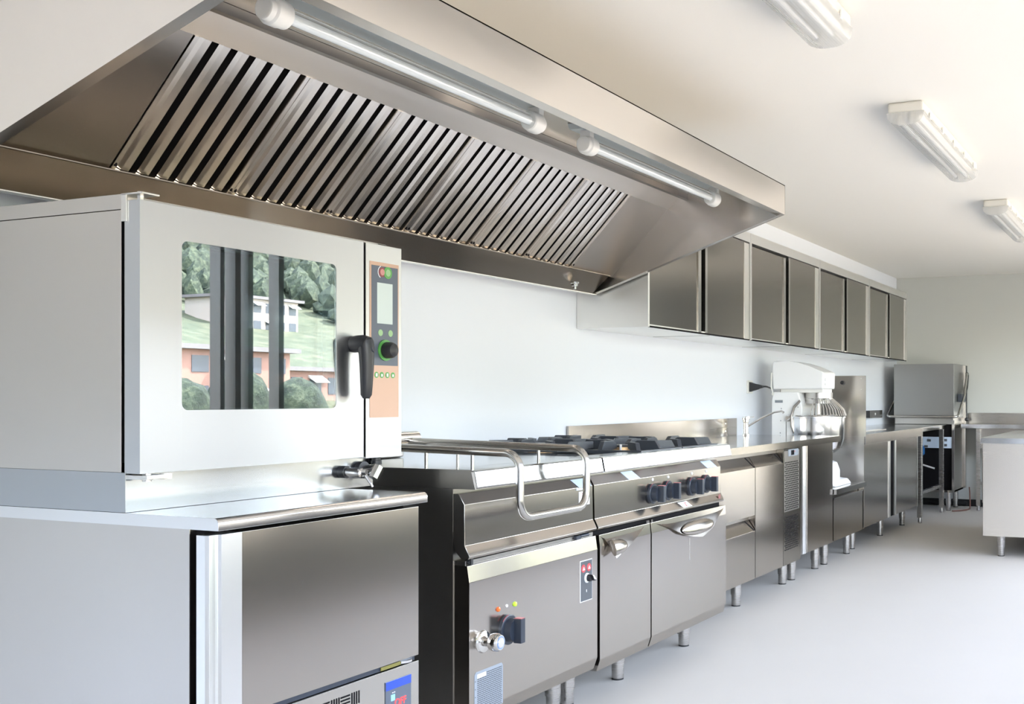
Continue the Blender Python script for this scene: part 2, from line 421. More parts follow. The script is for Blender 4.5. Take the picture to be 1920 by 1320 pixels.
# ------------------------------------------------------------------ combi oven
o = root('combi_oven', (2.1, 2.35, .876), 'stainless combi oven with a large glazed door, black lever handle and side control panel', 'oven')
OX0, OX1, OY, OZ0, OZ1 = 1.675, 2.536, 2.08, .962, 1.561
bd = MB()
yb, yk = 2.135, 2.69
bd.box(OX0 - .002, OX0 + .02, yb, yk, .964, 1.541, .001)                    # left side sheet
bd.box(2.50, OX1, yb, yk, .964, 1.575); bd.box(OX0, OX1, yk - .02, yk, .964, 1.575); bd.box(OX0, OX1, yb, yk, .964, .985)
obj('housing', bd, 'steel_side', o)
obj('top_cap', MB().box(OX0 - .002, OX1, yb, yk, 1.5425, 1.576, .0015), 'steel_side', o)
obj('pedestal', MB().box(X0, 2.462, 2.12, 2.69, .8765, .964, .001), steel('pedestal sheet', (.37, .38, .39), .20, .5), o)
cv = MB(); cx0, cx1, cy0, cy1, cz0, cz1 = 1.73, 2.36, 2.135, 2.60, 1.02, 1.53
cv.box(cx0 - .01, cx0, cy0, cy1, cz0, cz1).box(cx1, cx1 + .01, cy0, cy1, cz0, cz1).box(cx0, cx1, cy1, cy1 + .01, cz0, cz1)
cv.box(cx0, cx1, cy0, cy1, cz0 - .01, cz0).box(cx0, cx1, cy0, cy1, cz1, cz1 + .01)
obj('cavity', cv, steel('dark cooking cavity', (.22, .22, .23), .3, 0), o)
for x in (cx0 + .06, cx1 - .06):
    rk = MB()
    for y in (2.19, 2.52): rk.box(x - .008, x + .008, y - .008, y + .008, cz0 + .002, cz1)
    for k in range(6): rk.box(x - .018, x + .018, 2.17, 2.54, 1.06 + k * .075, 1.066 + k * .075)
    obj('rack_guide', rk, 'steel_dark', o)
fan = MB()
for x in (2.085, 2.165, 2.26): fan.box(x - .018, x + .018, 2.56, 2.58, cz0 + .02, cz1 - .02)
fan.box(2.02, 2.34, 2.585, 2.598, cz0 + .02, cz1 - .02)
obj('air_baffle', fan, 'steel_dark', o)
dr = MB()
fx0, fx1, fz0, fz1 = 1.783, 2.272, 1.1, 1.4855
DX1 = 2.378
# door shell: front frame with a window hole
dr.box(OX0, fx0, OY, OY + .048, OZ0, OZ1, .0012).box(fx1, DX1, OY, OY + .048, OZ0, OZ1, .0012)
dr.box(fx0 - .002, fx1 + .002, OY + .0002, OY + .0478, OZ0, fz0).box(fx0 - .002, fx1 + .002, OY + .0002, OY + .0478, fz1, OZ1)
for (cx_, cz_, sx_, sz_) in ((fx0, fz0, 1, 1), (fx1, fz0, -1, 1), (fx0, fz1, 1, -1), (fx1, fz1, -1, -1)):
    q = [(cx_, cz_)] + [(cx_ + sx_ * .016 * (1 - math.sin(t)), cz_ + sz_ * .016 * (1 - math.cos(t))) for t in [k * math.pi / 12 for k in range(7)]]
    dr.py(q, OY + .0003, OY + .03)
d = obj('door', dr, steel('satin oven door', (.48, .485, .495), .30, .75), o)
obj('door_glass', MB().box(fx0 - .004, fx1 + .004, OY + .0012, OY + .004, fz0 - .004, fz1 + .004), 'glass_oven', d)
obj('inner_glass', MB().box(fx0 - .004, fx1 + .004, OY + .036, OY + .039, fz0 - .004, fz1 + .004), 'clear', d)
obj('glass_border', MB().box(fx0 - .003, fx0 + .003, OY + .0045, OY + .006, fz0, fz1).box(fx1 - .003, fx1 + .003, OY + .0045, OY + .006, fz0, fz1).box(fx0, fx1, OY + .0045, OY + .006, fz0 - .001, fz0 + .005).box(fx0, fx1, OY + .0045, OY + .006, fz1 - .003, fz1 + .003), 'black', d)
# lever handle: hub across the door edge and a long hanging grip
hd = MB()
hd.tube([(2.338, 2.0795, 1.274), (2.338, 2.064, 1.2755), (2.3385, 2.046, 1.276), (2.339, 2.030, 1.272)], [.0225, .0235, .0235, .022], 20)
hd.tube([(2.3385, 2.043, 1.290), (2.339, 2.041, 1.284), (2.3395, 2.039, 1.270), (2.340, 2.037, 1.245), (2.341, 2.0375, 1.205), (2.342, 2.039, 1.165), (2.343, 2.041, 1.136), (2.343, 2.0415, 1.126)], [.012, .0205, .0225, .0205, .0185, .0165, .0150, .009], 20)
hh = obj('handle', hd, 'black', d, label='black lever handle hanging beside the control panel')
obj('handle_cap', MB().lathe([(.011, 0), (.010, .003)], (2.3445, 2.0205, 1.262), (.25, -1, .25)), 'navy', hh)
# hinges
obj('hinge_bracket', MB().box(OX0 - .004, OX0 + .0, 2.118, 2.134, 1.515, 1.576, .001).box(OX0 - .004, OX0 + .04, 2.068, 2.134, 1.5725, 1.5765, .001).cyl((OX0 + .018, 2.10, 1.560), (OX0 + .018, 2.10, 1.5815), .007, n=6), 'steel', o)
obj('hinge_bracket', MB().box(OX0 - .003, OX0 + .055, 2.055, 2.134, .950, .959, .001).cyl((OX0 + .025, 2.09, .944), (OX0 + .025, 2.09, .962), .010).box(OX0 + .045, OX0 + .065, 2.06, 2.075, .948, .961), 'steel', o)
obj('gap_seal', MB().box(OX0 + .010, DX1, 2.128, 2.1345, .966, 1.558).box(DX1 + .0003, 2.3855, OY + .012, 2.134, .960, 1.560), 'void', o)
# control column
cc = obj('control_column', MB().box(2.386, OX1, OY, 2.134, .959, 1.561, .0012), steel('satin control column', (.54, .54, .54), .30, .7), o)
fo = obj('control_foil', MB().box(2.401, 2.523, OY - .0012, OY + .001, 1.072, 1.5115, .0004), 'copper', cc)
obj('control_plate', MB().box(2.4075, 2.518, OY - .0018, OY, 1.2195, 1.501), 'panel_grey', fo)
obj('display', MB().box(2.430, 2.495, OY - .0024, OY - .001, 1.338, 1.4535, .0004), 'lcd', fo)
ic = MB().lathe([(.014, 0), (.014, .0012)], (2.451, OY - .0015, 1.484), (0, -1, 0))
obj('stop_icon', ic, 'red_ring', fo); obj('stop_icon', MB().lathe([(.009, 0), (.009, .0008)], (2.451, OY - .0027, 1.484), (0, -1, 0)), 'red_pale', fo)
obj('start_icon', MB().lathe([(.017, 0), (.017, .0012)], (2.474, OY - .0022, 1.484), (0, -1, 0)), 'green', fo)
obj('start_icon', MB().lathe([(.010, 0), (.010, .0008)], (2.474, OY - .0034, 1.484), (0, -1, 0)), 'green_pale', fo)
obj('icon_arc', MB().tube([(2.451 - .0175 * math.sin(t), OY - .0022, 1.484 + .0175 * math.cos(t)) for t in [.4 + k * .25 for k in range(10)]], .0011, 6), 'label_white', fo)
for x in (2.444, 2.486): obj('touch_key', MB().lathe([(.0095, 0), (.0095, .001)], (x, OY - .0015, 1.312), (0, -1, 0)), 'green_pale', fo)
dl = obj('selector_ring', MB().lathe([(.030, 0), (.030, .004)], (2.463, OY - .0015, 1.263), (0, -1, 0)), 'green', fo)
obj('selector_dial', MB().lathe([(.0215, 0), (.0235, .004), (.0225, .022), (.018, .030), (.010, .0335), (.0, .0345)], (2.463, OY - .005, 1.263), (0, -1, 0)), 'black', dl)
for k, x in enumerate((2.428, 2.450, 2.4735, 2.497)):
    i_ = obj('mode_icon', MB().lathe([(.0085, 0), (.0085, .001)], (x, OY - .001, 1.1925), (0, -1, 0)), 'green', fo)
    obj('mode_symbol', MB().box(x - .0032, x + .0032, OY - .0024, OY - .0018, 1.1925 - .0045, 1.1925 + .0045 - .002 * (k % 2)), 'label_white', i_)
# rinse taps on the pedestal
t1 = obj('drain_tap', MB().lathe([(.017, 0), (.017, .020)], (2.335, 2.12, .924), (0, -1, 0)), 'black', o)
obj('tap_body', MB().lathe([(.012, 0), (.0125, .026), (.0135, .030), (.0135, .046), (.010, .050)], (2.335, 2.10, .924), (0.1, -1, -.05)), 'chrome', t1)
obj('tap_lever', MB().lathe([(.0085, -.009), (.0085, .009)], (2.341, 2.049, .924), (.3, -1, 0)).tube([(2.343, 2.045, .918), (2.349, 2.034, .898), (2.353, 2.028, .884)], [.005, .0045, .0035], 10), 'chrome', t1)
t2 = obj('hose_tap', MB().lathe([(.024, 0), (.024, .016), (.014, .018)], (2.408, 2.12, .925), (0, -1, 0)), 'black', o)
obj('tap_body', MB().lathe([(.013, 0), (.013, .030)], (2.408, 2.105, .925), (.25, -1, .05)), 'chrome', t2)
obj('tap_spray', MB().tube([(2.409, 2.075, .903), (2.4275, 2.070, .935)], [.0165, .0165], 8), 'tube', t2)
obj('drain_pipe', MB().lathe([(.0155, 0), (.0155, .012), (.013, .013), (.013, .025)], (2.458, 2.105, .9375)), 'black', o)

wr = MB()
for z in (1.205, 1.395):
    for y in (2.185, 2.33, 2.50): wr.cyl((cx0 + .05, y, z), (cx1 - .05, y, z), .0032, n=8)
    for x in (cx0 + .05, cx1 - .05): wr.cyl((x, 2.17, z), (x, 2.52, z), .0032, n=8)
obj('wire_shelf', wr, 'chrome', o)
tr = root('roasting_tray', (2.045, 2.36, 1.088), 'dark roasting tray with crumpled foil low inside the combi oven', 'tray')
b = MB(); b.box(cx0 + .092, cx1 - .092, 2.17, 2.53, 1.088, 1.094); b.box(cx0 + .092, cx0 + .097, 2.17, 2.53, 1.094, 1.150).box(cx1 - .097, cx1 - .092, 2.17, 2.53, 1.094, 1.150).box(cx0 + .092, cx1 - .092, 2.17, 2.175, 1.094, 1.150).box(cx0 + .092, cx1 - .092, 2.525, 2.53, 1.094, 1.150)
obj('pan', b, 'iron', tr)
b = MB(); ng = 12
gv = [[b.bm.verts.new((cx0 + .10 + (cx1 - cx0 - .20) * i / ng, 2.19 + .32 * j / ng, 1.118 + .04 * math.sin(math.pi * i / ng) * math.sin(math.pi * j / ng) + random.uniform(-.006, .006))) for j in range(ng + 1)] for i in range(ng + 1)]
for i in range(ng):
    for j in range(ng): b.bm.faces.new((gv[i][j], gv[i + 1][j], gv[i + 1][j + 1], gv[i][j + 1]))
obj('foil', b, 'chrome', tr, flat=True)

# ------------------------------------------------------------------ tilting pan and range share the same front profile
LIPP = [(1.880, .914), (1.892, .9165), (1.99, .9165), (1.99, .862), (1.874, .862), (1.870, .866)]
APR = [(1.936, .846), (1.916, .815), (1.915, .695), (1.902, .672), (1.898, .664), (1.903, .656), (1.927, .657), (1.95, .68), (1.965, .846)]

p = root('tilting_bratt_pan', (2.99, 2.3, 0), 'stainless tilting pan with a tubular lift rail over its closed top, between oven and range', 'bratt pan')
BX0, BX1 = 2.612, 3.368
obj('body', MB().box(BX0, BX1, 1.955, 2.73, .165, .860, .0015), 'steel_dark', p)
obj('deck', MB().box(BX0, BX1, 1.99, 2.73, .862, .9165, .0015), 'steel_top', p)
lp = obj('front_lip', MB().px(LIPP, BX0 + .003, BX1 - .003, .002), steel('polished lip sheet', (.36, .352, .34), .09, 0, .015), p)
obj('lip_button', MB().lathe([(.016, 0), (.016, .0015)], (2.637, 1.8775, .889), (0, -1, .3)), 'steel', lp)
obj('side_cheek', MB().px([(1.888, .912), (1.896, .9175), (2.73, .9175), (2.73, .861), (1.874, .861), (1.877, .868)], BX0 - .003, BX0 + .0028), 'steel_dark', p)
ap = obj('apron', MB().px(APR, BX0 + .003, BX1 - .004, .001), 'steel_front', p)
obj('apron_cheek', MB().px(APR, BX0 + .001, BX0 + .0035), 'steel_dark', ap)
obj('apron_shelf', MB().box(BX0 + .004, BX1 - .004, 1.915, 1.96, .637, .650), 'steel_dark', p)
lw = obj('lower_panel', MB().px([(1.9075, .636), (1.900, .588), (1.900, .205), (1.915, .163), (1.955, .163), (1.955, .636)], BX0 + .004, BX1 + .003, .001), 'steel_front', p)
obj('pivot_pin', MB().lathe([(.005, 0), (.005, .004)], (2.63, 1.9135, .645), (0, -1, 0)).box(2.632, 2.642, 1.905, 1.925, .637, .657), 'black', p)
obj('hinge_block', MB().box(3.235, 3.265, 1.905, 1.93, .638, .650).cyl((3.275, 1.915, .645), (3.33, 1.915, .645), .006), 'navy', p)
# lift rail
rl = obj('lift_rail', MB().tube([(2.71, 2.50, .977), (2.71, 1.788, .963), (2.71, 1.788, .772), (3.10, 1.788, .772), (3.10, 1.788, .960), (3.10, 2.56, .975)], .0122, 16, .052, 9), 'tube', p, label='bent tube lift rail hanging over the front')
for x, y in ((2.71, 2.128), (2.71, 1.957), (3.10, 1.972), (3.10, 2.30)):
    obj('rail_post', MB().cyl((x, y, .9155), (x, y, .966), .0055, n=12), 'tube', rl)
obj('lid_pivot', MB().box(2.74, 3.09, 2.52, 2.60, .917, .985, .012), 'steel_dark', p)
obj('lid_pivot', MB().cyl((2.66, 2.52, .985), (3.15, 2.52, .985), .024), 'chrome', p)
# switch plate
sp = obj('switch_plate', MB().box(3.248, 3.331, 1.8985, 1.901, .419, .562), 'label_white', p)
obj('switch_face', MB().box(3.2505, 3.3285, 1.8975, 1.899, .4215, .5595), 'ink', sp)
for x in (3.268, 3.306):
    i_ = obj('rocker_key', MB().lathe([(.0145, 0), (.013, .002)], (x, 1.8975, .5345), (0, -1, 0)), 'red', sp)
    obj('rocker_mark', MB().prism([(x - .008, 1.8952, .529), (x, 1.8952, .541), (x + .008, 1.8952, .529)], (0, .0006, 0)), 'label_white', i_)
kb = obj('key_switch', MB().lathe([(.0175, 0), (.0165, .004)], (3.292, 1.898, .499), (0, -1, 0)), 'label_white', sp)
obj('switch_lever', MB().lathe([(.0125, 0), (.012, .012)], (3.296, 1.894, .499), (0, -1, 0)).prism([(3.289, 1.886, .511), (3.299, 1.886, .505), (3.317, 1.886, .487), (3.305, 1.886, .489)], (0, -.012, 0)), 'black', kb)
obj('switch_lever', MB().prism([(3.291, 1.8735, .511), (3.300, 1.8735, .509), (3.316, 1.8735, .493), (3.304, 1.8735, .494)], (0, -.001, 0)), 'label_white', kb)
obj('key_slot', MB().box(3.288, 3.291, 1.8968, 1.898, .450, .459), 'label_white', sp)
# pilot lights, thermostat knob, water valve, label
obj('pilot_lamp', MB().lathe([(.008, 0), (.0065, .005), (.0, .007)], (2.760, 1.9, .4855), (0, -1, 0)), 'orange', p, label='orange pilot lamp')
obj('pilot_lamp', MB().lathe([(.008, 0), (.0065, .005), (.0, .007)], (2.850, 1.9, .4855), (0, -1, 0)), 'lime', p, label='lime pilot lamp')
obj('dial_marker', MB().lathe([(.005, 0), (.004, .003)], (2.806, 1.9, .488), (0, -1, 0)), 'label_white', p)

def knob(parent, x, y, z, r, ax=(0, -1, 0)):
    k = obj('knob', MB().lathe([(r, 0), (r, .010), (r * .9, .013)], (x, y, z), ax, 32), 'navy', parent)
    obj('grip', MB().lathe([(r * .80, .011), (r * .76, .034)], (x, y, z), ax, 28).box(x - r * .24, x + r * .30, y - .058, y - .03, z - r * .82, z + r * .82, .003), 'navy', k)
    obj('pointer_line', MB().box(x - r * .20, x + r * .26, y - .0575, y - .032, z + r * .815, z + r * .845), 'red', k)
    obj('dial_arc', MB().prism([(x + r * math.sin(t), y - .0085, z + r * math.cos(t) + .0004) for t in (-.1, -.35, -.6, -.85)] + [(x + r * 1.02 * math.sin(t), y - .0085, z + r * 1.02 * math.cos(t) + .0004) for t in (-.85, -.6, -.35, -.1)], (0, -.0014, 0)), 'red', k)
    obj('dial_dot', MB().lathe([(.003, 0), (.003, .0008)], (x - r * .15, y - .0105, z + r * .86), (0, -1, 0), 8).lathe([(.003, 0), (.003, .0008)], (x + r * .38, y - .0105, z + r * .8), (0, -1, 0), 8).lathe([(.003, 0), (.003, .0008)], (x - r * .55, y - .0105, z - r * .7), (0, -1, 0), 8), 'label_white', k)
    return k
knob(p, 2.808, 1.9, .415, .046)
wv = obj('water_valve', MB().lathe([(.034, 0), (.031, .006), (.014, .012), (.010, .030)], (2.683, 1.9, .4035), (0, -1, 0)), 'chrome', p)
obj('valve_knob', MB().lathe([(.012, .020), (.024, .026), (.027, .036), (.027, .050), (.022, .058)], (2.688, 1.9, .4035), (.05, -1, 0), 24), 'chrome', wv)
obj('valve_ring', MB().lathe([(.0195, .0578), (.0195, .059)], (2.688, 1.9, .4035), (.05, -1, 0), 24), 'ink_blue', wv)
obj('valve_cap', MB().lathe([(.0165, .0585), (.015, .060)], (2.688, 1.9, .4035), (.05, -1, 0), 24), 'chrome', wv)
lb = obj('instruction_label', MB().py([(2.640, .195), (2.785, .195), (2.785, .312), (2.778, .320), (2.647, .320), (2.640, .312)], 1.8992, 1.9005), 'label_grey', p)
tx = MB(); random.seed(3)
for k in range(20):
    z = .309 - k * .0058; a = 2.654 + (.046 if k < 2 else 0)
    while a < 2.776:
        w_ = random.uniform(.004, .012); tx.box(a, min(a + w_, 2.779), 1.8986, 1.8994, z - .0016, z + .0012); a += w_ + .0022
    if k % 4 == 3: tx.box(2.643, 2.6455, 1.8986, 1.8994, z, z + .003)
obj('label_print', tx, 'ink', lb)
obj('label_plate', MB().box(2.653, 2.697, 1.8985, 1.8994, .300, .312), 'label_white', lb)
st = obj('sticker', MB().prism([(3.238, 1.9335, .8435), (3.353, 1.9335, .8435), (3.353, 1.9145, .815), (3.268, 1.9145, .815)], (0, -.0012, 0)), 'label_blue', p, label='pale blue sticker on the apron edge')
st = obj('sticker', MB().box(3.268, 3.340, 1.9137, 1.9155, .752, .800), 'label_white', p, label='white printed sticker behind the rail')
sx = MB()
for k in range(5): sx.box(3.285, 3.285 + random.uniform(.035, .05), 1.9131, 1.9138, .760 + k * .008, .7625 + k * .008)
obj('sticker_print', sx, 'red', st)
obj('sticker', MB().box(3.250, 3.335, 1.9137, 1.9155, .806, .813), 'label_blue', p)
for x in (2.70, 3.335):
    for y in (2.062, 2.62): leg(p, x, y, .165)

# ------------------------------------------------------------------ gas range
rg = root('gas_range', (3.96, 2.3, 0), 'four burner stainless gas range with two doors and black knobs', 'range')
GX0, GX1 = 3.376, 4.556
obj('body', MB().box(GX0, GX1, 1.955, 2.73, .150, .860, .0015), 'steel_dark', rg)
obj('deck', MB().box(GX0, GX1, 1.99, 2.73, .862, .905, .0015), 'steel_top', rg)
lp = obj('front_lip', MB().px(LIPP, GX0, GX1, .002), 'steel_lip', rg)
for x in (3.40, 3.86): obj('lip_button', MB().lathe([(.012, 0), (.012, .0015)], (x, 1.8775, .889), (0, -1, .3)), 'steel', lp)
ap = obj('control_panel', MB().px(APR, GX0, GX1 - .025, .001), 'steel_front', rg)
vv = MB()
for k in range(21):
    x = 3.40 + k * .0475
    if k in (7, 8, 20): continue
    vv.box(x, x + .026, 1.9305, 1.937, .831, .8365)
obj('vent_slots', vv, 'void', ap)
for k, (x, z) in enumerate(((3.831, .748), (3.974, .749), (4.207, .748), (4.360, .748))):
    knob(rg, x, 1.915, z, .040)
    obj('dial_marker', MB().lathe([(.0065, 0), (.005, .003)], (x + .01, 1.9155, .803), (0, -1, 0), 12), 'label_white', rg)
def stick(x0, x1, mat, label, t0=.0, t1=1.0):
    a = Vector((0, 1.936, .846)); b_ = Vector((0, 1.916, .815))
    A = a.lerp(b_, t0); B = a.lerp(b_, t1)
    return obj('sticker', MB().prism([(x0 - .035, A.y, A.z), (x1 - .035, A.y, A.z), (x1, B.y, B.z), (x0, B.y, B.z)], (0, -.0013, .0009)), mat, rg, label=label)
stick(3.645, 3.735, 'label_blue', 'pale blue sticker above the left knobs')
stick(4.385, 4.49, 'label_blue', 'pale blue sticker above the right knobs')
s_ = obj('sticker', MB().prism([(4.065, 1.9125, .691), (4.150, 1.9125, .691), (4.187, 1.9005, .667), (4.100, 1.9005, .667)], (0, -.0014, .0004)), 'label_white', rg, label='white sticker with a red figure')
obj('sticker_figure', MB().prism([(4.116, 1.9098, .689), (4.124, 1.9098, .685), (4.132, 1.9098, .689), (4.137, 1.9088, .686), (4.131, 1.9072, .681), (4.141, 1.9012, .669), (4.132, 1.9012, .669), (4.124, 1.9072, .681), (4.115, 1.9088, .687)], (0, -.0014, .0004)), 'red', s_)
obj('sticker', MB().box(4.478, 4.500, 1.902, 1.9025, .672, .690), 'red_ring', rg, label='small dull red sticker at the panel end')
DOORP = [(1.9035, .636), (1.900, .595), (1.900, .190), (1.914, .148), (1.955, .148), (1.955, .636)]
d1 = obj('door', MB().px(DOORP, 3.390, 3.793, .001), 'steel_front', rg, label='narrow left door')
d2 = obj('door', MB().px(DOORP, 3.803, 4.560, .001), 'steel_front', rg, label='wide oven door')
obj('door_gap', MB().box(GX0, 4.55, 1.93, 1.956, .16, .654), 'void', rg)
obj('door_catch', MB().box(3.765, 3.79, 1.904, 1.93, .638, .648).box(3.805, 3.82, 1.904, 1.93, .638, .648), 'chrome', rg)
def scoop(parent, pts, zt, bulge, yb_=1.905, prot=.034, dimple=None):
    """pulled steel lip handle: top edge on the door, free edge standing proud"""
    b = MB(); x0_, x1_ = pts[0][0], pts[-1][0]; n_ = 26; m_ = 6; rows = []
    zmin = min(z for x, z in pts)
    def zlow(x):
        for (xa, za), (xb, zb) in zip(pts, pts[1:]):
            if xa <= x <= xb: return za + (zb - za) * (x - xa) / max(xb - xa, 1e-6)
        return pts[-1][1]
    for i in range(n_ + 1):
        x = x0_ + (x1_ - x0_) * i / n_; zl = zlow(x); col_ = []
        for j in range(m_ + 1):
            t = j / m_; z = zt + (zl - zt) * t
            out = prot * ((zt - zl) / (zt - zmin)) * (t ** .8)
            col_.append(b.bm.verts.new((x, yb_ + .008 * (1 - t) - out, z)))
        rows.append(col_)
    for a, c_ in zip(rows, rows[1:]):
        for j in range(m_): b.bm.faces.new((a[j], c_[j], c_[j + 1], a[j + 1]))
    e = bmesh.ops.solidify(b.bm, geom=b.bm.faces[:], thickness=.002)
    h = obj('handle', b, 'steel_front', parent, angle=50)
    if dimple:
        dx, dz, rx, rz, cut = dimple; skin = 'steel_front'
        b = MB(); b.ball((0, 0, 0), 1, rx, .012, rz, 3)
        if cut: bmesh.ops.bisect_plane(b.bm, geom=b.bm.verts[:] + b.bm.edges[:] + b.bm.faces[:], plane_co=(.002, 0, 0), plane_no=(-1, 0, 0), clear_outer=True); bmesh.ops.holes_fill(b.bm, edges=b.bm.edges[:])
        for v in b.bm.verts: v.co += Vector((dx, yb_ - prot * .62 - (.62 - (v.co.z + rz) / (2 * rz)) * .016, dz))
        obj('finger_bowl', b, skin, h, angle=60)
    return h
scoop(d1, [(3.394, .634), (3.427, .612), (3.449, .579), (3.4535, .543), (3.594, .578), (3.704, .612), (3.752, .634)], .6355, 1, dimple=(3.452, .584, .115, .030, True))
scoop(d2, [(3.806, .634), (3.83, .632), (3.95, .600), (4.053, .563), (4.151, .542), (4.237, .532), (4.361, .556), (4.449, .594), (4.52, .618), (4.548, .634)], .6355, 1, dimple=(4.212, .578, .165, .030, False))
obj('door_crease', MB().box(4.158, 4.163, 1.8994, 1.9005, .44, .534), 'steel', d2)
for x, y in ((3.83, 2.066), (4.46, 2.066), (3.45, 2.62), (4.46, 2.62), (3.44, 2.066)): leg(rg, x, y, .150)
# burners and grates
for gi, gx in enumerate((3.742, 4.124)):
    for gj, gy in enumerate((1.915, 2.30)):
        w_, dpt = .376, .378
        z0, z1 = .907, .921
        f = MB()
        f.box(gx, gx + w_, gy, gy + .024, z0, z1, .003).box(gx, gx + w_, gy + dpt - .024, gy + dpt, z0, z1, .003)
        f.box(gx, gx + .024, gy + .02, gy + dpt - .02, z0, z1, .003).box(gx + w_ - .024, gx + w_, gy + .02, gy + dpt - .02, z0, z1, .003)
        gr = obj('pan_support', f, 'iron', rg)
        cx_, cy_ = gx + w_ / 2, gy + dpt / 2
        for (dx, dy) in ((1, 0), (-1, 0), (0, 1), (0, -1)):
            L_ = (w_ if dx else dpt) / 2
            prof = [(L_ - .004, z0 + .006), (L_ - .030, .954), (L_ - .11, .954), (L_ - .135, .938), (L_ - .135, z0 + .014), (L_ - .02, z0)]
            tk = .020
            if dx: pts = [(cx_ + dx * a, cy_ - tk / 2, z) for a, z in prof]; vec = (0, tk, 0)
            else: pts = [(cx_ - tk / 2, cy_ + dy * a, z) for a, z in prof]; vec = (tk, 0, 0)
            obj('finger', MB().prism(pts, vec, .0025), 'iron', gr)
        for (dx, dy) in ((1, 1), (-1, 1), (1, -1), (-1, -1)):
            a = Vector((cx_ + dx * (w_ / 2 - .02), cy_ + dy * (dpt / 2 - .02), 0)); b_ = a.lerp(Vector((cx_, cy_, 0)), .5)
            nrm = Vector((-(b_ - a).y, (b_ - a).x, 0)).normalized() * .009
            pts = [a + Vector((0, 0, z0 + .004)), a.lerp(b_, .18) + Vector((0, 0, .950)), b_ + Vector((0, 0, .950)), b_ + Vector((0, 0, .924)), a.lerp(b_, .4) + Vector((0, 0, z0 + .004))]
            obj('finger', MB().prism([q - nrm for q in pts], nrm * 2, .002), 'iron', gr)
        bn = obj('burner', MB().lathe([(.058, .905), (.058, .911), (.046, .914), (.046, .926)], (cx_, cy_, 0)), 'brass', rg)
        obj('burner_cap', MB().lathe([(.049, .926), (.050, .931), (.044, .935), (.0, .936)], (cx_, cy_, 0)), 'iron', bn)
        obj('igniter', MB().cyl((cx_ - .060, cy_ - .03, .905), (cx_ - .060, cy_ - .03, .938), .005, n=8), 'label_white', bn)

# ------------------------------------------------------------------ refrigerated drawer counter, base cabinet, worktop
rc = root('refrigerated_counter', (5.4, 2.4, 0), 'refrigerated counter with two drawers, a door and a black grille, right of the range', 'fridge counter')
CY = 2.10
obj('body', MB().box(4.60, 6.214, CY + .045, 2.73, .150, .8340, .0015), 'steel_dark', rc)
FP = lambda z0, z1: [(CY + .040, z1), (CY, z1 - .058), (CY, z0), (CY + .044, z0), (CY + .044, z1)]
for nm, z0, z1, lab in (('drawer', .492, .806, 'upper drawer'), ('drawer', .150, .466, 'lower drawer')):
    dd = obj(nm, MB().px(FP(z0, z1), 4.62, 5.448, .001), 'steel_front', rc, label=lab)
    obj('pull_slot', MB().prism([(5.385 + q, CY + .04 * k_ - .0012, z1 - .058 * (1 - k_)) for q, k_ in ((0, .95), (.014, .95), (.062, .02), (.048, .02))], (0, .0012, .0006)), 'void', dd)
dd = obj('door', MB().px(FP(.150, .806), 5.456, 5.898, .001), 'steel_front', rc)
obj('pull_slot', MB().prism([(5.840 + q, CY + .04 * k_ - .0012, .806 - .058 * (1 - k_)) for q, k_ in ((0, .95), (.014, .95), (.062, .02), (.048, .02))], (0, .0012, .0006)), 'void', dd)
gp = obj('machine_panel', MB().box(5.904, 6.214, CY, CY + .044, .150, .826, .0015), 'steel_shaded', rc)
for (za, zb) in ((.468, .762), (.235, .440)):
    gl = MB()
    nz = int((zb - za) / .0125)
    for i in range(nz):
        for k in range(9):
            x = 5.928 + k * .0265 + (.013 if i % 2 else 0)
            gl.box(x, x + .0165, CY - .0008, CY + .002, za + i * .0125, za + i * .0125 + .0075)
    obj('vent_slots', gl, 'void', gp)
obj('grille_plate', MB().box(5.918, 6.190, CY - .0004, CY + .001, .460, .815), 'steel_dark', gp, label='dark upper grille plate')
ds = obj('thermostat', MB().box(5.985, 6.165, CY - .0035, CY, .782, .822, .001), 'label_grey', gp)
obj('thermostat_display', MB().box(6.03, 6.085, CY - .0042, CY - .003, .788, .816), 'void', ds)
obj('thermostat_led', MB().box(6.090, 6.100, CY - .0042, CY - .003, .804, .812), 'red', ds)
for x, y in ((5.42, 2.20), (6.165, 2.20), (6.165, 2.62), (5.96, 2.62), (4.70, 2.20)): leg(rc, x, y, .150)

bc = root('base_cabinet', (6.57, 2.4, 0), 'dark reflecting stainless base cabinet with one plain door beside the grille', 'cabinet')
obj('body', MB().box(6.225, 6.880, CY + .042, 2.73, .170, .8340, .0015), 'steel_dark', bc)
dd = obj('door', MB().box(6.345, 6.876, CY, CY + .040, .170, .832, .0015), 'steel_front', bc)
obj('handle', MB().pz([(6.268, CY + .04), (6.268, CY + .005), (6.30, CY - .004), (6.347, CY + .004), (6.347, CY + .04)], .170, .832, .002), steel('light cabinet grip', (.82, .82, .82), .25, 0), dd, label='bright full height grip strip')
obj('door_edge', MB().box(6.228, 6.250, CY + .004, CY + .042, .170, .832), 'tube', bc)
for x, y in ((6.33, 2.20), (6.80, 2.20), (6.80, 2.62)): leg(bc, x, y, .170)

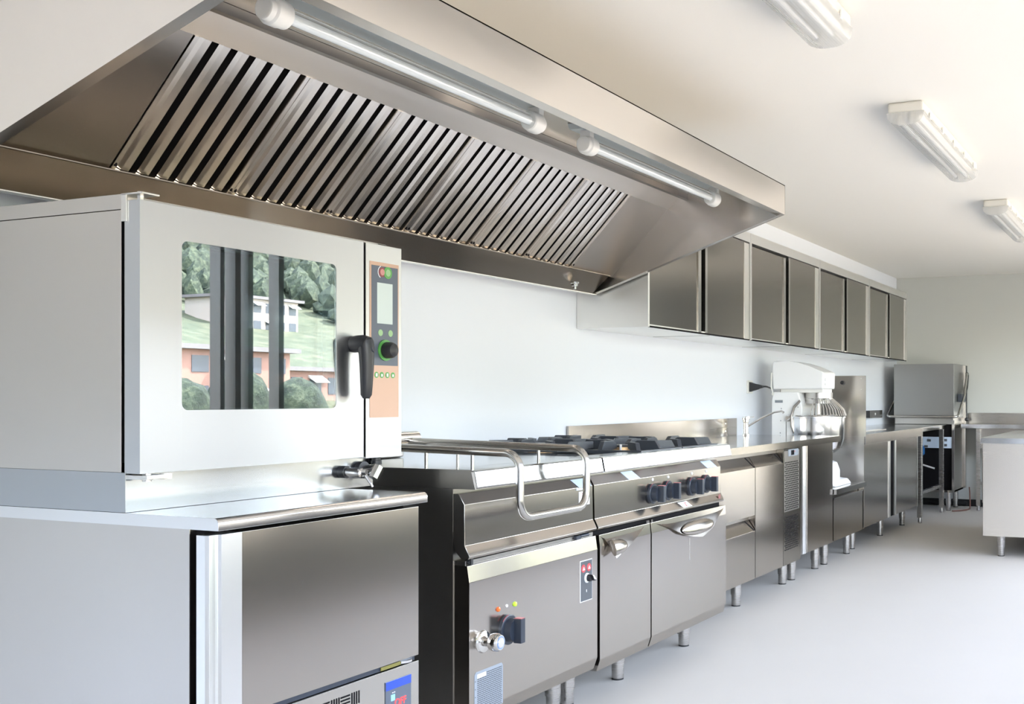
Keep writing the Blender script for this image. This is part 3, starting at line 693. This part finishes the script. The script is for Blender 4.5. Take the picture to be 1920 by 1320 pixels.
wt = root('worktop', (5.76, 2.4, .8345), 'long polished stainless worktop with a low upstand, running right from the range', 'worktop')
obj('slab', MB().box(4.566, 6.945, 2.068, 2.742, .8345, .872, .0015), 'steel_top', wt)
obj('front_edge', MB().box(4.566, 6.945, 2.0655, 2.0675, .8345, .8715), 'steel_shaded', wt)  # thin sheet of the darker steel, paints the slab front as shaded
us = obj('upstand', MB().box(4.566, 6.748, 2.732, 2.744, .8725, .988, .001), 'steel_front', wt)
for z in (.905, .955): obj('screw', MB().lathe([(.007, 0), (.005, .003)], (6.55, 2.732, z), (0, -1, 0), 12), 'chrome', us)
obj('upstand_seam', MB().box(6.3, 6.746, 2.7312, 2.7325, .929, .931), 'steel_dark', us)

tp = root('mixer_tap', (6.72, 2.655, .872), 'slim chrome lever tap with a long angled spout on the worktop', 'tap')
obj('tap_body', MB().lathe([(.024, 0), (.022, .012), (.017, .016), (.017, .085), (.021, .090), (.021, .105)], (6.72, 2.655, .8725)), 'chrome', tp)
obj('lever', MB().lathe([(.026, .978), (.028, .990), (.026, 1.000)], (6.72, 2.655, 0)).box(6.712, 6.728, 2.60, 2.66, .992, 1.000), 'chrome', tp)
obj('spout', MB().tube([(6.72, 2.65, .930), (6.74, 2.56, .985), (6.76, 2.47, 1.028), (6.765, 2.42, 1.036), (6.765, 2.405, 1.026)], [.0075, .007, .0065, .0065, .0085], 12), 'chrome', tp)
# ------------------------------------------------------------------ mixer stand, mixer, splash panel
mt = root('mixer_stand', (7.25, 2.4, 0), 'low stainless stand with one drawer carrying the white mixer', 'stand')
obj('shelf_edge', MB().box(6.89, 7.632, 2.0755, 2.0775, .483, .517), 'steel_shaded', mt)  # same darkened sheet, shade painted onto the shelf front
obj('shelf', MB().box(6.89, 7.632, 2.078, 2.742, .483, .518, .0015), 'steel_top', mt)
obj('body', MB().box(6.90, 7.62, 2.14, 2.73, .170, .4825, .0015), 'steel_dark', mt)
dd = obj('drawer', MB().box(6.905, 7.618, 2.102, 2.139, .170, .448, .0015), 'steel_front', mt)
obj('pull', MB().box(6.905, 7.618, 2.098, 2.125, .450, .458, .001), 'tube', dd)
for x, y in ((7.00, 2.20), (7.54, 2.20), (7.54, 2.62), (7.0, 2.62)): leg(mt, x, y, .170)

mx = root('dough_mixer', (7.25, 2.4, .518), 'white dough mixer with a steel bowl and wire bowl guard on the low stand', 'mixer')
obj('column', MB().px([(2.40, .545), (2.38, 1.06), (2.42, 1.165), (2.66, 1.165), (2.675, 1.10), (2.675, .545)], 7.06, 7.44, .012, 3), 'white_paint', mx)
bs = [(2.675, .5185), (2.675, .60), (2.40, .60), (2.30, .565), (2.16, .555), (2.13, .5185)]
obj('base', MB().px(bs, 7.06, 7.44, .012, 3), 'white_paint', mx)
obj('toe', MB().px([(2.205, .5185), (2.205, .615), (2.225, .668), (2.27, .685), (2.42, .685), (2.42, .5185)], 7.16, 7.40, .01, 3), 'white_paint', mx)
hp = [(2.185, 1.185), (2.180, 1.30), (2.205, 1.308), (2.32, 1.345), (2.42, 1.368), (2.52, 1.381), (2.64, 1.383), (2.665, 1.375), (2.672, 1.30), (2.66, 1.185)]
obj('head', MB().px(hp, 7.06, 7.44, .014, 3), 'white_paint', mx)
obj('head_collar', MB().px([(2.20, 1.160), (2.20, 1.187), (2.60, 1.187), (2.60, 1.160)], 7.10, 7.40, .004), 'white_plastic', mx)
bw = obj('bowl', MB().lathe([(.05, .735), (.13, .742), (.178, .775), (.198, .84), (.203, .985), (.210, .988), (.210, .994), (.197, .994), (.192, .845), (.172, .785), (.12, .752), (.0, .748)], (7.25, 2.335, 0), (0, 0, 1), 40, caps=False), 'bowl', mx)
gd = MB()
gd.tube([(7.25 + .188 * math.cos(t), 2.320 + .188 * math.sin(t), 1.0) for t in [k * math.pi / 18 for k in range(36)]], .005, 8, closed=True)
for k in range(26):
    t = R(180 + 180 * k / 25); gd.tube([(7.25 + .192 * math.cos(t), 2.315 + .192 * math.sin(t), 1.0), (7.25 + .175 * math.cos(t), 2.315 + .175 * math.sin(t), 1.045), (7.25 + .098 * math.cos(t), 2.315 + .098 * math.sin(t), 1.118)], .0036, 6)
gd.tube([(7.25 + .098 * math.cos(t), 2.315 + .098 * math.sin(t), 1.118) for t in [k * math.pi / 12 for k in range(24)]], .005, 8, closed=True)
obj('bowl_guard', gd, 'chrome', mx)
obj('guard_drum', MB().lathe([(.095, 1.085), (.098, 1.162)], (7.25, 2.315, 0), n=32), 'steel', mx)
obj('spindle', MB().cyl((7.25, 2.32, .86), (7.25, 2.32, 1.09), .022), 'chrome', mx)
arm = MB()
for x in (7.055,): arm.tube([(x - .01, 2.395, 1.105), (x - .015, 2.45, 1.06), (x - .016, 2.475, 1.0), (x - .014, 2.47, .93), (x, 2.44, .86), (x + .02, 2.39, .80)], [.010, .012, .013, .016, .015, .010], 10)
obj('bowl_arm', arm, 'steel_dark', mx)
obj('bowl_clamp', MB().lathe([(.022, 0), (.022, .030)], (7.05, 2.505, .985), (-1, 0, 0)).box(7.035, 7.055, 2.43, 2.53, .975, .990), 'chrome', mx)
obj('head_lever', MB().tube([(7.052, 2.67, 1.30), (7.050, 2.675, 1.20), (7.052, 2.655, 1.15)], .006, 8).ball((7.052, 2.66, 1.15), .012), 'white_plastic', mx)
obj('column_slot', MB().box(7.0585, 7.062, 2.53, 2.535, .86, .96), 'void', mx)
obj('column_bracket', MB().box(7.055, 7.075, 2.565, 2.64, 1.09, 1.108), 'label_grey', mx)
bt = MB()
for (y, z) in ((2.58, 1.05), (2.585, .965), (2.59, .88), (2.42, 1.06), (2.425, .88)): bt.lathe([(.005, 0), (.004, .003)], (7.0605, y, z), (-1, 0, 0), 10)
obj('bolt', bt, 'label_grey', mx)
bn_ = MB()
for z in (1.22, 1.25): bn_.lathe([(.010, 0), (.010, .004)], (7.12, 2.181, z), (0, -1, 0), 12)
obj('push_button', bn_, 'label_white', mx)

for ch in mx.children:      # the casting is a little slimmer than the bowl it carries
    if ch.name.split('.')[0] not in ('bowl', 'bowl_guard', 'guard_drum', 'spindle', 'base', 'toe'):
        for v in ch.data.vertices:
            w_ = v.co + ORG[mx]
            v.co = Vector((7.10 + (w_.x - 7.06) * .74, 2.235 + (w_.y - 2.18) * .765, w_.z)) - ORG[mx]
sp = root('splash_panel', (7.64, 2.4, .5185), 'upright stainless splash panel standing between mixer and sink unit', 'panel')
obj('sheet', MB().box(7.634, 7.642, 2.082, 2.742, .8405, 1.285, .001), 'steel_side', sp)
obj('lower_sheet', MB().box(7.636, 7.644, 2.096, 2.742, .1705, .840, .001), 'steel_side', sp)
obj('knob', MB().lathe([(.016, 0), (.014, .02), (.008, .022)], (7.634, 2.255, 1.235), (-1, 0, 0), 16), 'black', sp)
for z in (1.265, 1.185): obj('screw', MB().lathe([(.005, 0), (.004, .002)], (7.634, 2.115, z), (-1, 0, 0), 10), 'chrome', sp)

# ------------------------------------------------------------------ sink cabinet, loading table, dishwasher, rear counter
sk = root('sink_cabinet', (8.6, 2.4, 0), 'stainless sink cabinet with two hinged doors beyond the mixer', 'cabinet')
SY = 2.12
obj('body', MB().box(7.655, 9.52, SY + .042, 2.73, .165, .790, .0015), 'steel_dark', sk)
obj('sink_top', MB().box(7.655, 9.545, SY - .03, 2.742, .782, .858, .003), 'steel_top', sk)
obj('front_edge', MB().box(7.655, 9.545, SY - .033, SY - .0305, .784, .856), 'steel_front', sk)  # thin sheet darker than the top, paints its front as shaded
obj('basin', MB().box(8.0, 8.9, 2.25, 2.60, .8582, .862, .001).box(8.06, 8.84, 2.29, 2.56, .8605, .8632), 'chrome', sk)
for a, b_, e in ((7.662, 8.445, 8.47), (8.70, 9.46, 8.56)):
    dd = obj('door', MB().box(a, b_, SY, SY + .04, .170, .778, .0015), 'steel_front', sk, label='left door' if a < 8 else 'right door')
    obj('grip_strip', MB().box(*((8.448, 8.508) if a < 8 else (8.648, 8.698)), SY - .004, SY + .035, .170, .778, .001), 'steel_pale', dd)
obj('door_gap', MB().box(8.509, 8.647, SY + .006, SY + .041, .17, .778), 'void', sk)
obj('end_post', MB().box(9.475, 9.52, SY, SY + .04, .165, .778, .001), 'tube', sk)
obj('splash_back', MB().box(7.66, 9.545, 2.732, 2.744, .859, .93, .001), 'steel', sk)
for x, y in ((8.63, 2.235), (9.56 - .16, 2.235), (7.8, 2.235), (9.4, 2.62), (8.6, 2.62)): leg(sk, x, y, .165)

lt = root('loading_table', (10.1, 2.4, 0), 'open stainless loading table bridging sink cabinet and dishwasher on square legs', 'table')
obj('table_top', MB().box(9.555, 10.66, 2.092, 2.742, .820, .858, .003), 'steel_top', lt)
for x, y in ((9.62, 2.125), (10.585, 2.125), (9.62, 2.62), (10.53, 2.66)):
    l = obj('leg', MB().box(x - .022, x + .022, y - .022, y + .022, .05, .8195, .003), 'leg', lt)
    obj('foot', MB().lathe([(.018, 0), (.020, .012), (.016, .05)], (x, y, 0), n=14), 'leg', l)
obj('lower_rail', MB().box(9.60, 9.63, 2.15, 2.60, .255, .285, .002).box(9.64, 10.565, 2.105, 2.135, .255, .285, .002), 'leg', lt)

dw = root('hood_dishwasher', (10.95, 2.3, 0), 'tall stainless hood dishwasher with a wrap around lift bar in the far corner', 'dishwasher')
DXa, DXb, DYa, DYb = 10.67, 11.24, 2.02, 2.62
obj('hood', MB().box(DXa, DXb - .06, DYa, DYb, .925, 1.458, .004), steel('dishwasher hood sheet', (.39, .39, .385), .34, .3), dw)
obj('wash_chamber', MB().box(DXa + .01, DXb - .03, DYa + .01, DYb - .01, .862, .923), 'steel', dw)
obj('back_column', MB().box(DXb - .055, DXb, DYa - .02, DYb, .20, 1.455, .003), 'steel_side', dw)
bd = MB()
bd.box(DXa + .02, DXb - .06, DYa, DYa + .02, .19, .86, .003).box(DXa + .02, DXb - .06, DYb - .02, DYb, .19, .86, .003).box(DXa + .02, DXb - .06, DYa, DYb, .19, .21)
obj('housing', bd, 'steel_side', dw)
obj('open_front', MB().box(DXa + .045, DXa + .06, DYa + .02, DYb - .02, .21, .86), 'void', dw)
cp = obj('control_strip', MB().box(DXa + .02, DXa + .044, DYa + .021, DYb - .021, .625, .735, .002), 'label_blue', dw)
for y, z in ((2.11, .705), (2.11, .655), (2.27, .70), (2.30, .64)): obj('push_button', MB().box(DXa + .012, DXa + .021, y - .018, y + .018, z - .012, z + .012, .002), 'ink', cp)
obj('door_bar', MB().box(DXa + .012, DXa + .03, DYa, DYa + .025, .19, .90, .002), 'tube', dw)
lb_ = MB().tube([(11.13, DYa - .045, 1.37), (10.98, DYa - .045, 1.14), (10.64, DYa - .045, .945), (10.61, DYa - .02, .935), (10.61, DYb + .04, .935), (10.66, DYb + .06, .95), (10.98, DYb + .06, 1.12)], .012, 12, .05, 5)
obj('lift_bar', lb_, 'tube', dw, label='bent tube lift bar around the hood')
obj('lift_arm', MB().tube([(11.13, DYa - .045, 1.37), (11.20, DYa - .04, 1.36), (11.16, DYa - .035, 1.22), (11.02, DYa - .03, 1.13)], .014, 10, .03, 5), 'arm_dark', dw)
obj('lift_bracket', MB().box(10.86, 11.10, DYa - .04, DYa - .003, 1.08, 1.16, .004), 'navy', dw)
obj('gas_strut', MB().cyl((11.19, DYa - .03, .89), (11.19, DYa - .03, 1.45), .007, n=10).ball((11.19, DYa - .03, .90), .022), 'black', dw)
for x, y in ((10.80, 2.10), (11.17, 2.10), (10.80, 2.54), (11.17, 2.54)): leg(dw, x, y, .19)
obj('dosing_bottle', MB().lathe([(.030, .55), (.045, .565), (.045, .64), (.02, .655), (.02, .67)], (10.70, 2.36, 0)), 'blue_bottle', dw)
obj('drain_pipe', MB().cyl((10.715, 2.36, .46), (10.715, 2.22, .42), .009, n=10), 'white_plastic', dw)

rk = root('rear_counter', (11.08, 1.2, 0), 'stainless counter with an upstand along the far end wall', 'counter')
obj('counter_top', MB().box(10.85, 11.30, -.3, 1.985, .818, .860, .003), 'steel_top', rk)
obj('upstand', MB().box(11.288, 11.302, -.3, 1.985, .8605, .966, .001), 'steel', rk)
obj('underframe', MB().box(10.93, 10.955, -.28, 1.80, .255, .285).box(11.20, 11.23, -.28, 1.80, .255, .285), 'leg', rk)
obj('apron_panel', MB().box(10.90, 10.91, -.28, 1.80, .62, .8175), 'steel_side', rk)
for x in (10.885, 11.24):
    for y in (1.82, .8, -.26):
        l = obj('leg', MB().box(x - .02, x + .02, y - .02, y + .02, .05, .8175, .003), 'leg', rk)
        obj('foot', MB().lathe([(.016, 0), (.018, .012), (.014, .05)], (x, y, 0), n=14), 'leg', l)

cb = MB().tube([(10.68, 2.04, .009), (10.74, 1.97, .009), (10.84, 1.93, .009), (10.98, 1.92, .009), (11.05, 1.93, .03), (11.06, 1.935, .16), (11.06, 1.94, .22)], .007, 8, .05, 5)
obj('power_cable', cb, 'brown', label='brown cable looping over the floor beside the dishwasher legs', cat='cable')
obj('drain_hose', MB().tube([(11.285, 2.40, .04), (11.275, 2.2, .03), (11.27, 2.0, .03)], .022, 10), 'rubber', label='black drain hose lying along the foot of the far wall', cat='hose')

it = root('island_table', (8.8, .8, 0), 'stainless island cupboard on round feet at the right, its end facing us', 'island')
obj('body', MB().box(7.803, 9.6, .30, 1.272, .145, .800, .002), steel('island side sheet', (.42, .40, .38), .16, .3), it)
obj('end_panel', MB().box(7.800, 7.8028, .300, 1.272, .145, .800), steel('island sheet lightened as lit end', (.84, .80, .745), .26, .4), it)  # thin end sheet in a lighter copy of the steel, painted as lit
obj('island_top', MB().box(7.785, 9.63, .28, 1.289, .8005, .840, .002), 'steel_top', it)
for x, y in ((7.86, 1.155), (9.5, 1.155), (7.86, .42), (9.5, .42)): leg(it, x, y, .145)

# ------------------------------------------------------------------ wall cabinets
edges = [4.665, 6.030, 7.386, 8.740, 10.084]
CZ0, CZ1, CF = 1.470, 2.110, 2.351
labs = ['long steel wall cabinet partly hidden by the hood, nearest us', 'second steel wall cabinet from the hood', 'third steel wall cabinet from the hood', 'farthest steel wall cabinet of the row, above the dishwasher table']
for i in range(4):
    a, b_ = edges[i] + .002, edges[i + 1] - .002
    k = root('wall_cabinet', ((a + b_) / 2, 2.55, CZ0), labs[i], 'wall cabinet', 'steel wall cabinets with sliding doors')
    cs = MB()
    cs.box(a, a + .016, CF, 2.748, CZ0, CZ1, .001).box(b_ - .016, b_, CF, 2.748, CZ0, CZ1, .001)
    cs.box(a + .016, b_ - .016, CF, 2.748, CZ1 - .058, CZ1, .001).box(a + .016, b_ - .016, CF + .008, 2.748, CZ0, CZ0 + .014, .001).box(a + .016, b_ - .016, 2.735, 2.748, CZ0 + .014, CZ1 - .058)
    obj('carcass', cs, 'steel_pale', k)
    obj('interior', MB().box(a + .017, b_ - .017, CF + .06, CF + .07, CZ0 + .015, CZ1 - .059), 'void', k)
    m = (a + b_) / 2
    dl_ = obj('sliding_door', MB().box(a + .018, m - .035, CF + .012, CF + .032, CZ0 + .004, CZ1 - .072, .001), 'steel_shaded', k, label='left sliding door')
    obj('edge_strip', MB().box(m - .072, m - .034, CF + .006, CF + .030, CZ0 + .004, CZ1 - .072, .001), 'tube', dl_)
    dr_ = obj('sliding_door', MB().box(m + .028, b_ - .030, CF + .002, CF + .022, CZ0 + .006, CZ1 - .062, .001), 'steel_shaded', k, label='right sliding door')
    obj('edge_strip', MB().box(m + .002, m + .030, CF - .002, CF + .020, CZ0 + .006, CZ1 - .062, .001), 'tube', dr_)
    obj('edge_strip', MB().box(b_ - .105, b_ - .028, CF - .001, CF + .018, CZ0 + .004, CZ1 - .068, .001), steel('bright grip edge', (.85, .83, .80), .3, 0) if i == 0 else bpy.data.materials['bright grip edge'], dr_)
    obj('bottom_track', MB().box(a + .016, b_ - .016, CF + .001, CF + .008, CZ0 - .002, CZ0 + .006), 'void', k)
    obj('bottom_seam', MB().box(b_ - .55, b_ - .545, CF + .03, 2.73, CZ0 - .0008, CZ0 + .001), 'void', k)

# ------------------------------------------------------------------ extraction hood
H0, H1 = 1.65, 4.873
hdr = root('extraction_hood', (3.1, 2.2, 1.633), 'large stainless extraction hood with baffle filters over oven, pan and range', 'hood')
def HB(): return MB()
END = [(1.725, 2.14), (1.725, 2.0), (2.75, 1.658), (2.782, 1.658), (2.782, 2.14)]
def hobj(name, mb, mat, parent, **kw): mb.shift(scale_hood); return obj(name, mb, mat, parent, **kw)
hobj('front_band', MB().box(H0, H1, 1.725, 1.728, 2.0, 2.14), 'steel_hood', hdr)
hobj('end_panel', MB().px(END, H0, H0 + .003), 'steel_hood', hdr, label='left end panel')
hobj('end_panel', MB().px(END, H1 - .003, H1), 'steel_hood', hdr, label='right end panel')
hobj('roof_plate', MB().box(H0, H1, 1.725, 2.885, 2.136, 2.14), 'steel_hood', hdr)
# turned in rims
rim = MB().box(H0 + .003, H1 - .003, 1.7285, 1.770, 2.0, 2.003).box(H0 + .003, H1 - .003, 1.767, 1.770, 2.003, 2.012)
for xa, xb in ((H0 + .003, H0 + .034), (H1 - .034, H1 - .003)):
    rim.prism([(xa, 1.728, 2.0), (xa, 2.745, 1.660), (xa, 2.745, 1.663), (xa, 1.728, 2.003)], (xb - xa, 0, 0))
hobj('rim', rim, 'steel_hood', hdr)
# sloping back wall that carries the filters, upper bright panel, recess
bp = MB()
A, B = Vector((0, 2.662, 1.742)), Vector((0, 2.342, 2.067))
def slab(xa, xb, a, b, th, nrm):
    return [(xa, a.y, a.z), (xa, b.y, b.z), (xa, b.y + nrm.y * th, b.z + nrm.z * th), (xa, a.y + nrm.y * th, a.z + nrm.z * th)]
ev = (B - A).normalized(); en = Vector((0, -ev.z, ev.y))
if en.z > 0: en = -en
hobj('filter_wall', MB().prism(slab(H0 + .003, 0, A, B, -.004, en), (2.043 - H0 - .003, 0, 0)), 'steel_band', hdr)
hobj('filter_wall', MB().prism(slab(4.467, 0, A, B, -.004, en), (H1 - .003 - 4.467, 0, 0)), steel('plain hood end sheet', (.50, .465, .425), .34, 0), hdr)
hobj('filter_backing', MB().prism([tuple(Vector(q) - en * .055) for q in slab(2.03, 0, A - ev * .05, B + ev * .05, -.004, en)], (2.46, 0, 0)), 'void', hdr)
hobj('upper_panel', MB().prism([(H0 + .003, 2.342, 2.067), (H0 + .003, 2.257, 2.126), (H0 + .003, 2.262, 2.130), (H0 + .003, 2.347, 2.070)], (H1 - H0 - .006, 0, 0)), steel('pale upper hood panel', (.92, .87, .82), .36, .2), hdr)
hobj('gutter', MB().prism([(H0 + .003, 2.750, 1.658), (H0 + .003, 2.655, 1.742), (H0 + .003, 2.645, 1.742), (H0 + .003, 2.645, 1.745), (H0 + .003, 2.660, 1.7455), (H0 + .003, 2.756, 1.661)], (H1 - H0 - .05, 0, 0)).box(H0 + .003, H1 - .006, 2.660, 2.74, 1.746, 1.749), 'steel_band', hdr)
hobj('back_ledge', MB().box(H0 + .003, H1 - .003, 2.750, 2.782, 1.655, 1.658).box(H0 + .003, H1 - .003, 2.779, 2.782, 1.658, 2.136), 'steel_pale', hdr)
hobj('recess_trim', MB().box(H0 + .004, H1 - .004, 2.235, 2.256, 2.108, 2.135), 'steel_dark', hdr)
obj('plenum', MB().box(1.75, 4.45, 2.30, 2.745, 2.094, 2.388), 'steel_hood', hdr)
# six baffle filters
FW = (4.465 - 2.045) / 6; LEN = (B - A).length
def fpt(x, t, nn): q = A + ev * t + en * nn; return (x, q.y, q.z)
for i in range(6):
    x0_ = 2.045 + i * FW
    f = MB()
    for xa, xb in ((x0_ + .001, x0_ + .014), (x0_ + FW - .014, x0_ + FW - .001)):
        f.prism([fpt(xa, 0, .004), fpt(xa, LEN, .004), fpt(xa, LEN, -.03), fpt(xa, 0, -.03)], (xb - xa, 0, 0))
    f.prism([fpt(x0_, 0, .002), fpt(x0_, .010, .002), fpt(x0_, .010, -.03), fpt(x0_, 0, -.03)], (FW, 0, 0))
    fl = hobj('baffle_filter', f, 'baffle', hdr)
    pit = (FW - .028) / 6
    bf = MB()
    for k in range(6):
        xa = x0_ + .014 + k * pit; wv_ = pit * .64; xs_ = xa + pit * .18
        sec = [(xs_, -.009), (xs_ + wv_ * .24, -.001), (xs_ + wv_ * .80, -.001), (xs_ + wv_, -.009), (xs_ + wv_ - .001, -.011), (xs_ + wv_ * .79, -.003), (xs_ + wv_ * .25, -.003), (xs_ + .001, -.011)]
        a_ = [fpt(x, .012, nn) for x, nn in sec]; vec = ev * (LEN - .013)
        bf.prism(a_, vec)
        # rear return edge seen as a thin line in the slot
        xr = xs_ - pit * .18
        if k: bf.prism([fpt(xr - .001, .012, -.030), fpt(xr + .001, .012, -.030), fpt(xr + .001, .012, -.050), fpt(xr - .001, .012, -.050)], vec)
    hobj('baffles', bf, 'baffle', fl)
    hobj('latch', MB().prism([fpt(x0_ + .004, .022, .0045), fpt(x0_ + .012, .022, .0045), fpt(x0_ + .008, .032, .0045)], tuple(en * .002)), 'void', fl)
    hobj('latch', MB().prism([fpt(x0_ + FW - .012, .022, .0045), fpt(x0_ + FW - .004, .022, .0045), fpt(x0_ + FW - .008, .032, .0045)], tuple(en * .002)), 'void', fl)

# batten lamps under the hood
for i, (xa, xb, lab) in enumerate(((1.965, 3.150, 'long unlit tube lamp under the near half of the hood'), (3.470, 4.680, 'long unlit tube lamp under the far half of the hood'))):
    lm = root('tube_lamp', scale_hood(Vector(((xa + xb) / 2, 2.0, 2.10))), lab, 'lamp', 'tube lamps under the hood')
    yc, zc = 2.008, 2.060
    hobj('lamp_tray', MB().px([(1.840, 2.134), (1.840, 2.118), (1.950, 2.122), (1.960, 2.112), (2.055, 2.112), (2.065, 2.134)], xa - .03, xb + .02, .001), 'lamp_tray', lm)
    tu = hobj('tube_cover', MB().cyl((xa + .03, yc, zc), (xb - .03, yc, zc), .0255, n=24), 'clear', lm)
    hobj('fluorescent_tube', MB().cyl((xa + .035, yc, zc), (xb - .035, yc, zc), .0150, n=20), 'tube_white', tu)
    hobj('reflector', MB().box(xa + .05, xb - .05, yc - .013, yc + .013, zc + .0165, zc + .0185), 'white_plastic', tu)
    for s_, x in ((1, xa), (-1, xb)):
        e = hobj('end_cap', MB().lathe([(.024, -.016), (.028, -.014), (.030, .0), (.036, .004), (.036, .030), (.034, .034), (.033, .052), (.029, .056)], (x, yc, zc), (s_, 0, 0), 28), 'white_plastic', lm)
        hobj('cap_bracket', MB().box(x - .012 + s_ * .012, x + .018 + s_ * .012, yc - .022, yc + .022, zc + .020, 2.133, .003), 'white_plastic', e)
    for k in range(3):
        x = xa + (xb - xa) * (.18 + .31 * k)
        hobj('clip', MB().box(x - .010, x + .010, 1.940, 1.960, 2.104, 2.122).box(x - .018, x + .018, 1.934, 1.940, 2.112, 2.122), 'steel_dark', lm)
obj('drain_valve', MB().lathe([(.010, -.006), (.021, -.008), (.021, -.014), (.015, -.016), (.015, -.026), (.008, -.028), (.008, -.040)], (4.33, 2.56, 1.668), (0, 0, 1), 16), 'chrome', hdr)

# ------------------------------------------------------------------ ceiling lights
cl_labs = ['ceiling batten light cut off by the top of the picture, nearest', 'middle ceiling batten light seen whole', 'farthest ceiling batten light cut by the right side of the picture']
first = None
for i, xa in enumerate((2.12, 4.55, 7.03)):
    if first is None:
        l = root('ceiling_light', (xa + .66, 1.065, ZC), cl_labs[i], 'light', 'white batten lights on the ceiling'); first = l
        x0_, x1_ = xa, xa + 1.33
        y0_, y1_ = .990, 1.145
        ty = MB().box(x0_, x1_, y0_, y1_, ZC - .045, ZC, .012, 3)
        obj('tray', ty, 'ivory', l)
        sec = [(y0_ - .003, ZC - .044), (y0_ - .003, ZC - .052)] + [((y0_ + y1_) / 2 - .079 * math.cos(t), ZC - .052 - .048 * math.sin(t) ** .7) for t in [R(8 + 164 * k / 16) for k in range(17)]] + [(y1_ + .003, ZC - .052), (y1_ + .003, ZC - .044)]
        obj('diffuser', MB().prism([(x0_ - .002, y, z) for y, z in sec], (x1_ - x0_ + .004, 0, 0)), 'diffuser', l)
        obj('reflector', MB().px([(y0_ + .02, ZC - .0455), (y0_ + .035, ZC - .062), (y1_ - .035, ZC - .062), (y1_ - .02, ZC - .0455)], x0_ + .05, x1_ - .05), 'white_plastic', l)
        for y in (1.04, 1.095):
            obj('fluorescent_tube', MB().cyl((x0_ + .06, y, ZC - .076), (x1_ - .06, y, ZC - .076), .0105, n=14), 'tube_white', l)
            for x in (x0_ + .03, x1_ - .045): obj('lampholder', MB().box(x, x + .018, y - .013, y + .013, ZC - .090, ZC - .047, .002), 'white_plastic', l)
        for k in range(5):
            x = x0_ + .12 + k * .27
            obj('clip', MB().box(x - .008, x + .008, y0_ - .008, y0_ - .002, ZC - .058, ZC - .028, .001), 'white_plastic', l)
    else: dup(first, None, (xa - 2.12, 0, 0), cl_labs[i])

# ------------------------------------------------------------------ wall fittings
ol = root('wall_socket', (7.10, 2.745, 1.20), 'white wall socket behind the mixer', 'socket')
obj('socket_plate', MB().box(6.97, 7.06, 2.738, 2.7495, 1.155, 1.245, .003), 'white_plastic', ol)
pg = root('power_plug', (7.13, 2.72, 1.20), 'black power plug pushed into the wall socket', 'plug')
obj('plug_body', MB().prism([(6.985, 2.737, 1.165), (6.985, 2.737, 1.235), (6.995, 2.685, 1.215), (6.995, 2.645, 1.210), (6.995, 2.645, 1.195), (6.995, 2.685, 1.185)], (.040, 0, 0), .004), 'black', pg)
obj('cord', MB().tube([(7.015, 2.655, 1.203), (7.06, 2.640, 1.203), (7.10, 2.642, 1.200), (7.20, 2.65, 1.190)], .006, 8), 'black', pg)
wb = root('switch_box', (10.3, 2.745, .95), 'small black switch box on the wall left of the dishwasher', 'switch')
obj('box_body', MB().box(10.05, 10.42, 2.70, 2.7495, .93, .999, .004), 'black', wb)
obj('box_frame', MB().box(10.43, 10.56, 2.71, 2.7495, .925, 1.0, .002), 'tube', wb)
obj('box_button', MB().lathe([(.012, 0), (.012, .006)], (10.24, 2.70, .965), (0, -1, 0), 12), 'white_plastic', wb)

# ------------------------------------------------------------------ light and camera
W = bpy.data.worlds.new('sky'); S.world = W; W.use_nodes = True
nt = W.node_tree; bg = nt.nodes['Background']
sky = nt.nodes.new('ShaderNodeTexSky'); sky.sky_type = 'NISHITA'; sky.sun_disc = False
sky.sun_elevation = R(48); sky.sun_rotation = R(-25); sky.air_density = 1.0; sky.dust_density = 1.2; sky.ozone_density = 1.2
hs = nt.nodes.new('ShaderNodeHueSaturation'); hs.inputs['Saturation'].default_value = .62
wm = nt.nodes.new('ShaderNodeMixRGB'); wm.blend_type = 'MULTIPLY'; wm.inputs['Fac'].default_value = 1; wm.inputs['Color2'].default_value = (1.06, 1.0, .95, 1)
nt.links.new(sky.outputs['Color'], hs.inputs['Color']); nt.links.new(hs.outputs['Color'], wm.inputs['Color1'])
nt.links.new(wm.outputs['Color'], bg.inputs['Color']); bg.inputs['Strength'].default_value = .45
su = bpy.data.lights.new('sun', 'SUN'); su.energy = 5.0; su.angle = R(.6); su.color = (1, .95, .86)
so = bpy.data.objects.new('sun', su); COL.objects.link(so); so.location = (0, 10, 20)
so.rotation_euler = Vector((-.75, -.40, -.95)).to_track_quat('-Z', 'Y').to_euler()

cam = bpy.data.cameras.new('camera'); co = bpy.data.objects.new('camera', cam); COL.objects.link(co)
F, CX, HV, TH = 2026.7, 1350.0, 744.4, R(22.9357)
cam.sensor_fit = 'HORIZONTAL'; cam.sensor_width = 36; cam.lens = F / 1920 * 36
cam.shift_x = (960 - CX) / 1920; cam.shift_y = (HV - 660) / 1920
cam.clip_start = .05; cam.clip_end = 600
co.location = (0, 0, 1.13)
co.rotation_euler = Vector((math.cos(TH), math.sin(TH), 0)).to_track_quat('-Z', 'Y').to_euler()
S.camera = co
vs = S.view_settings
vs.view_transform = 'Standard'; vs.look = 'None'; vs.gamma = 1.0; vs.use_curve_mapping = False
vs.exposure = 3.17
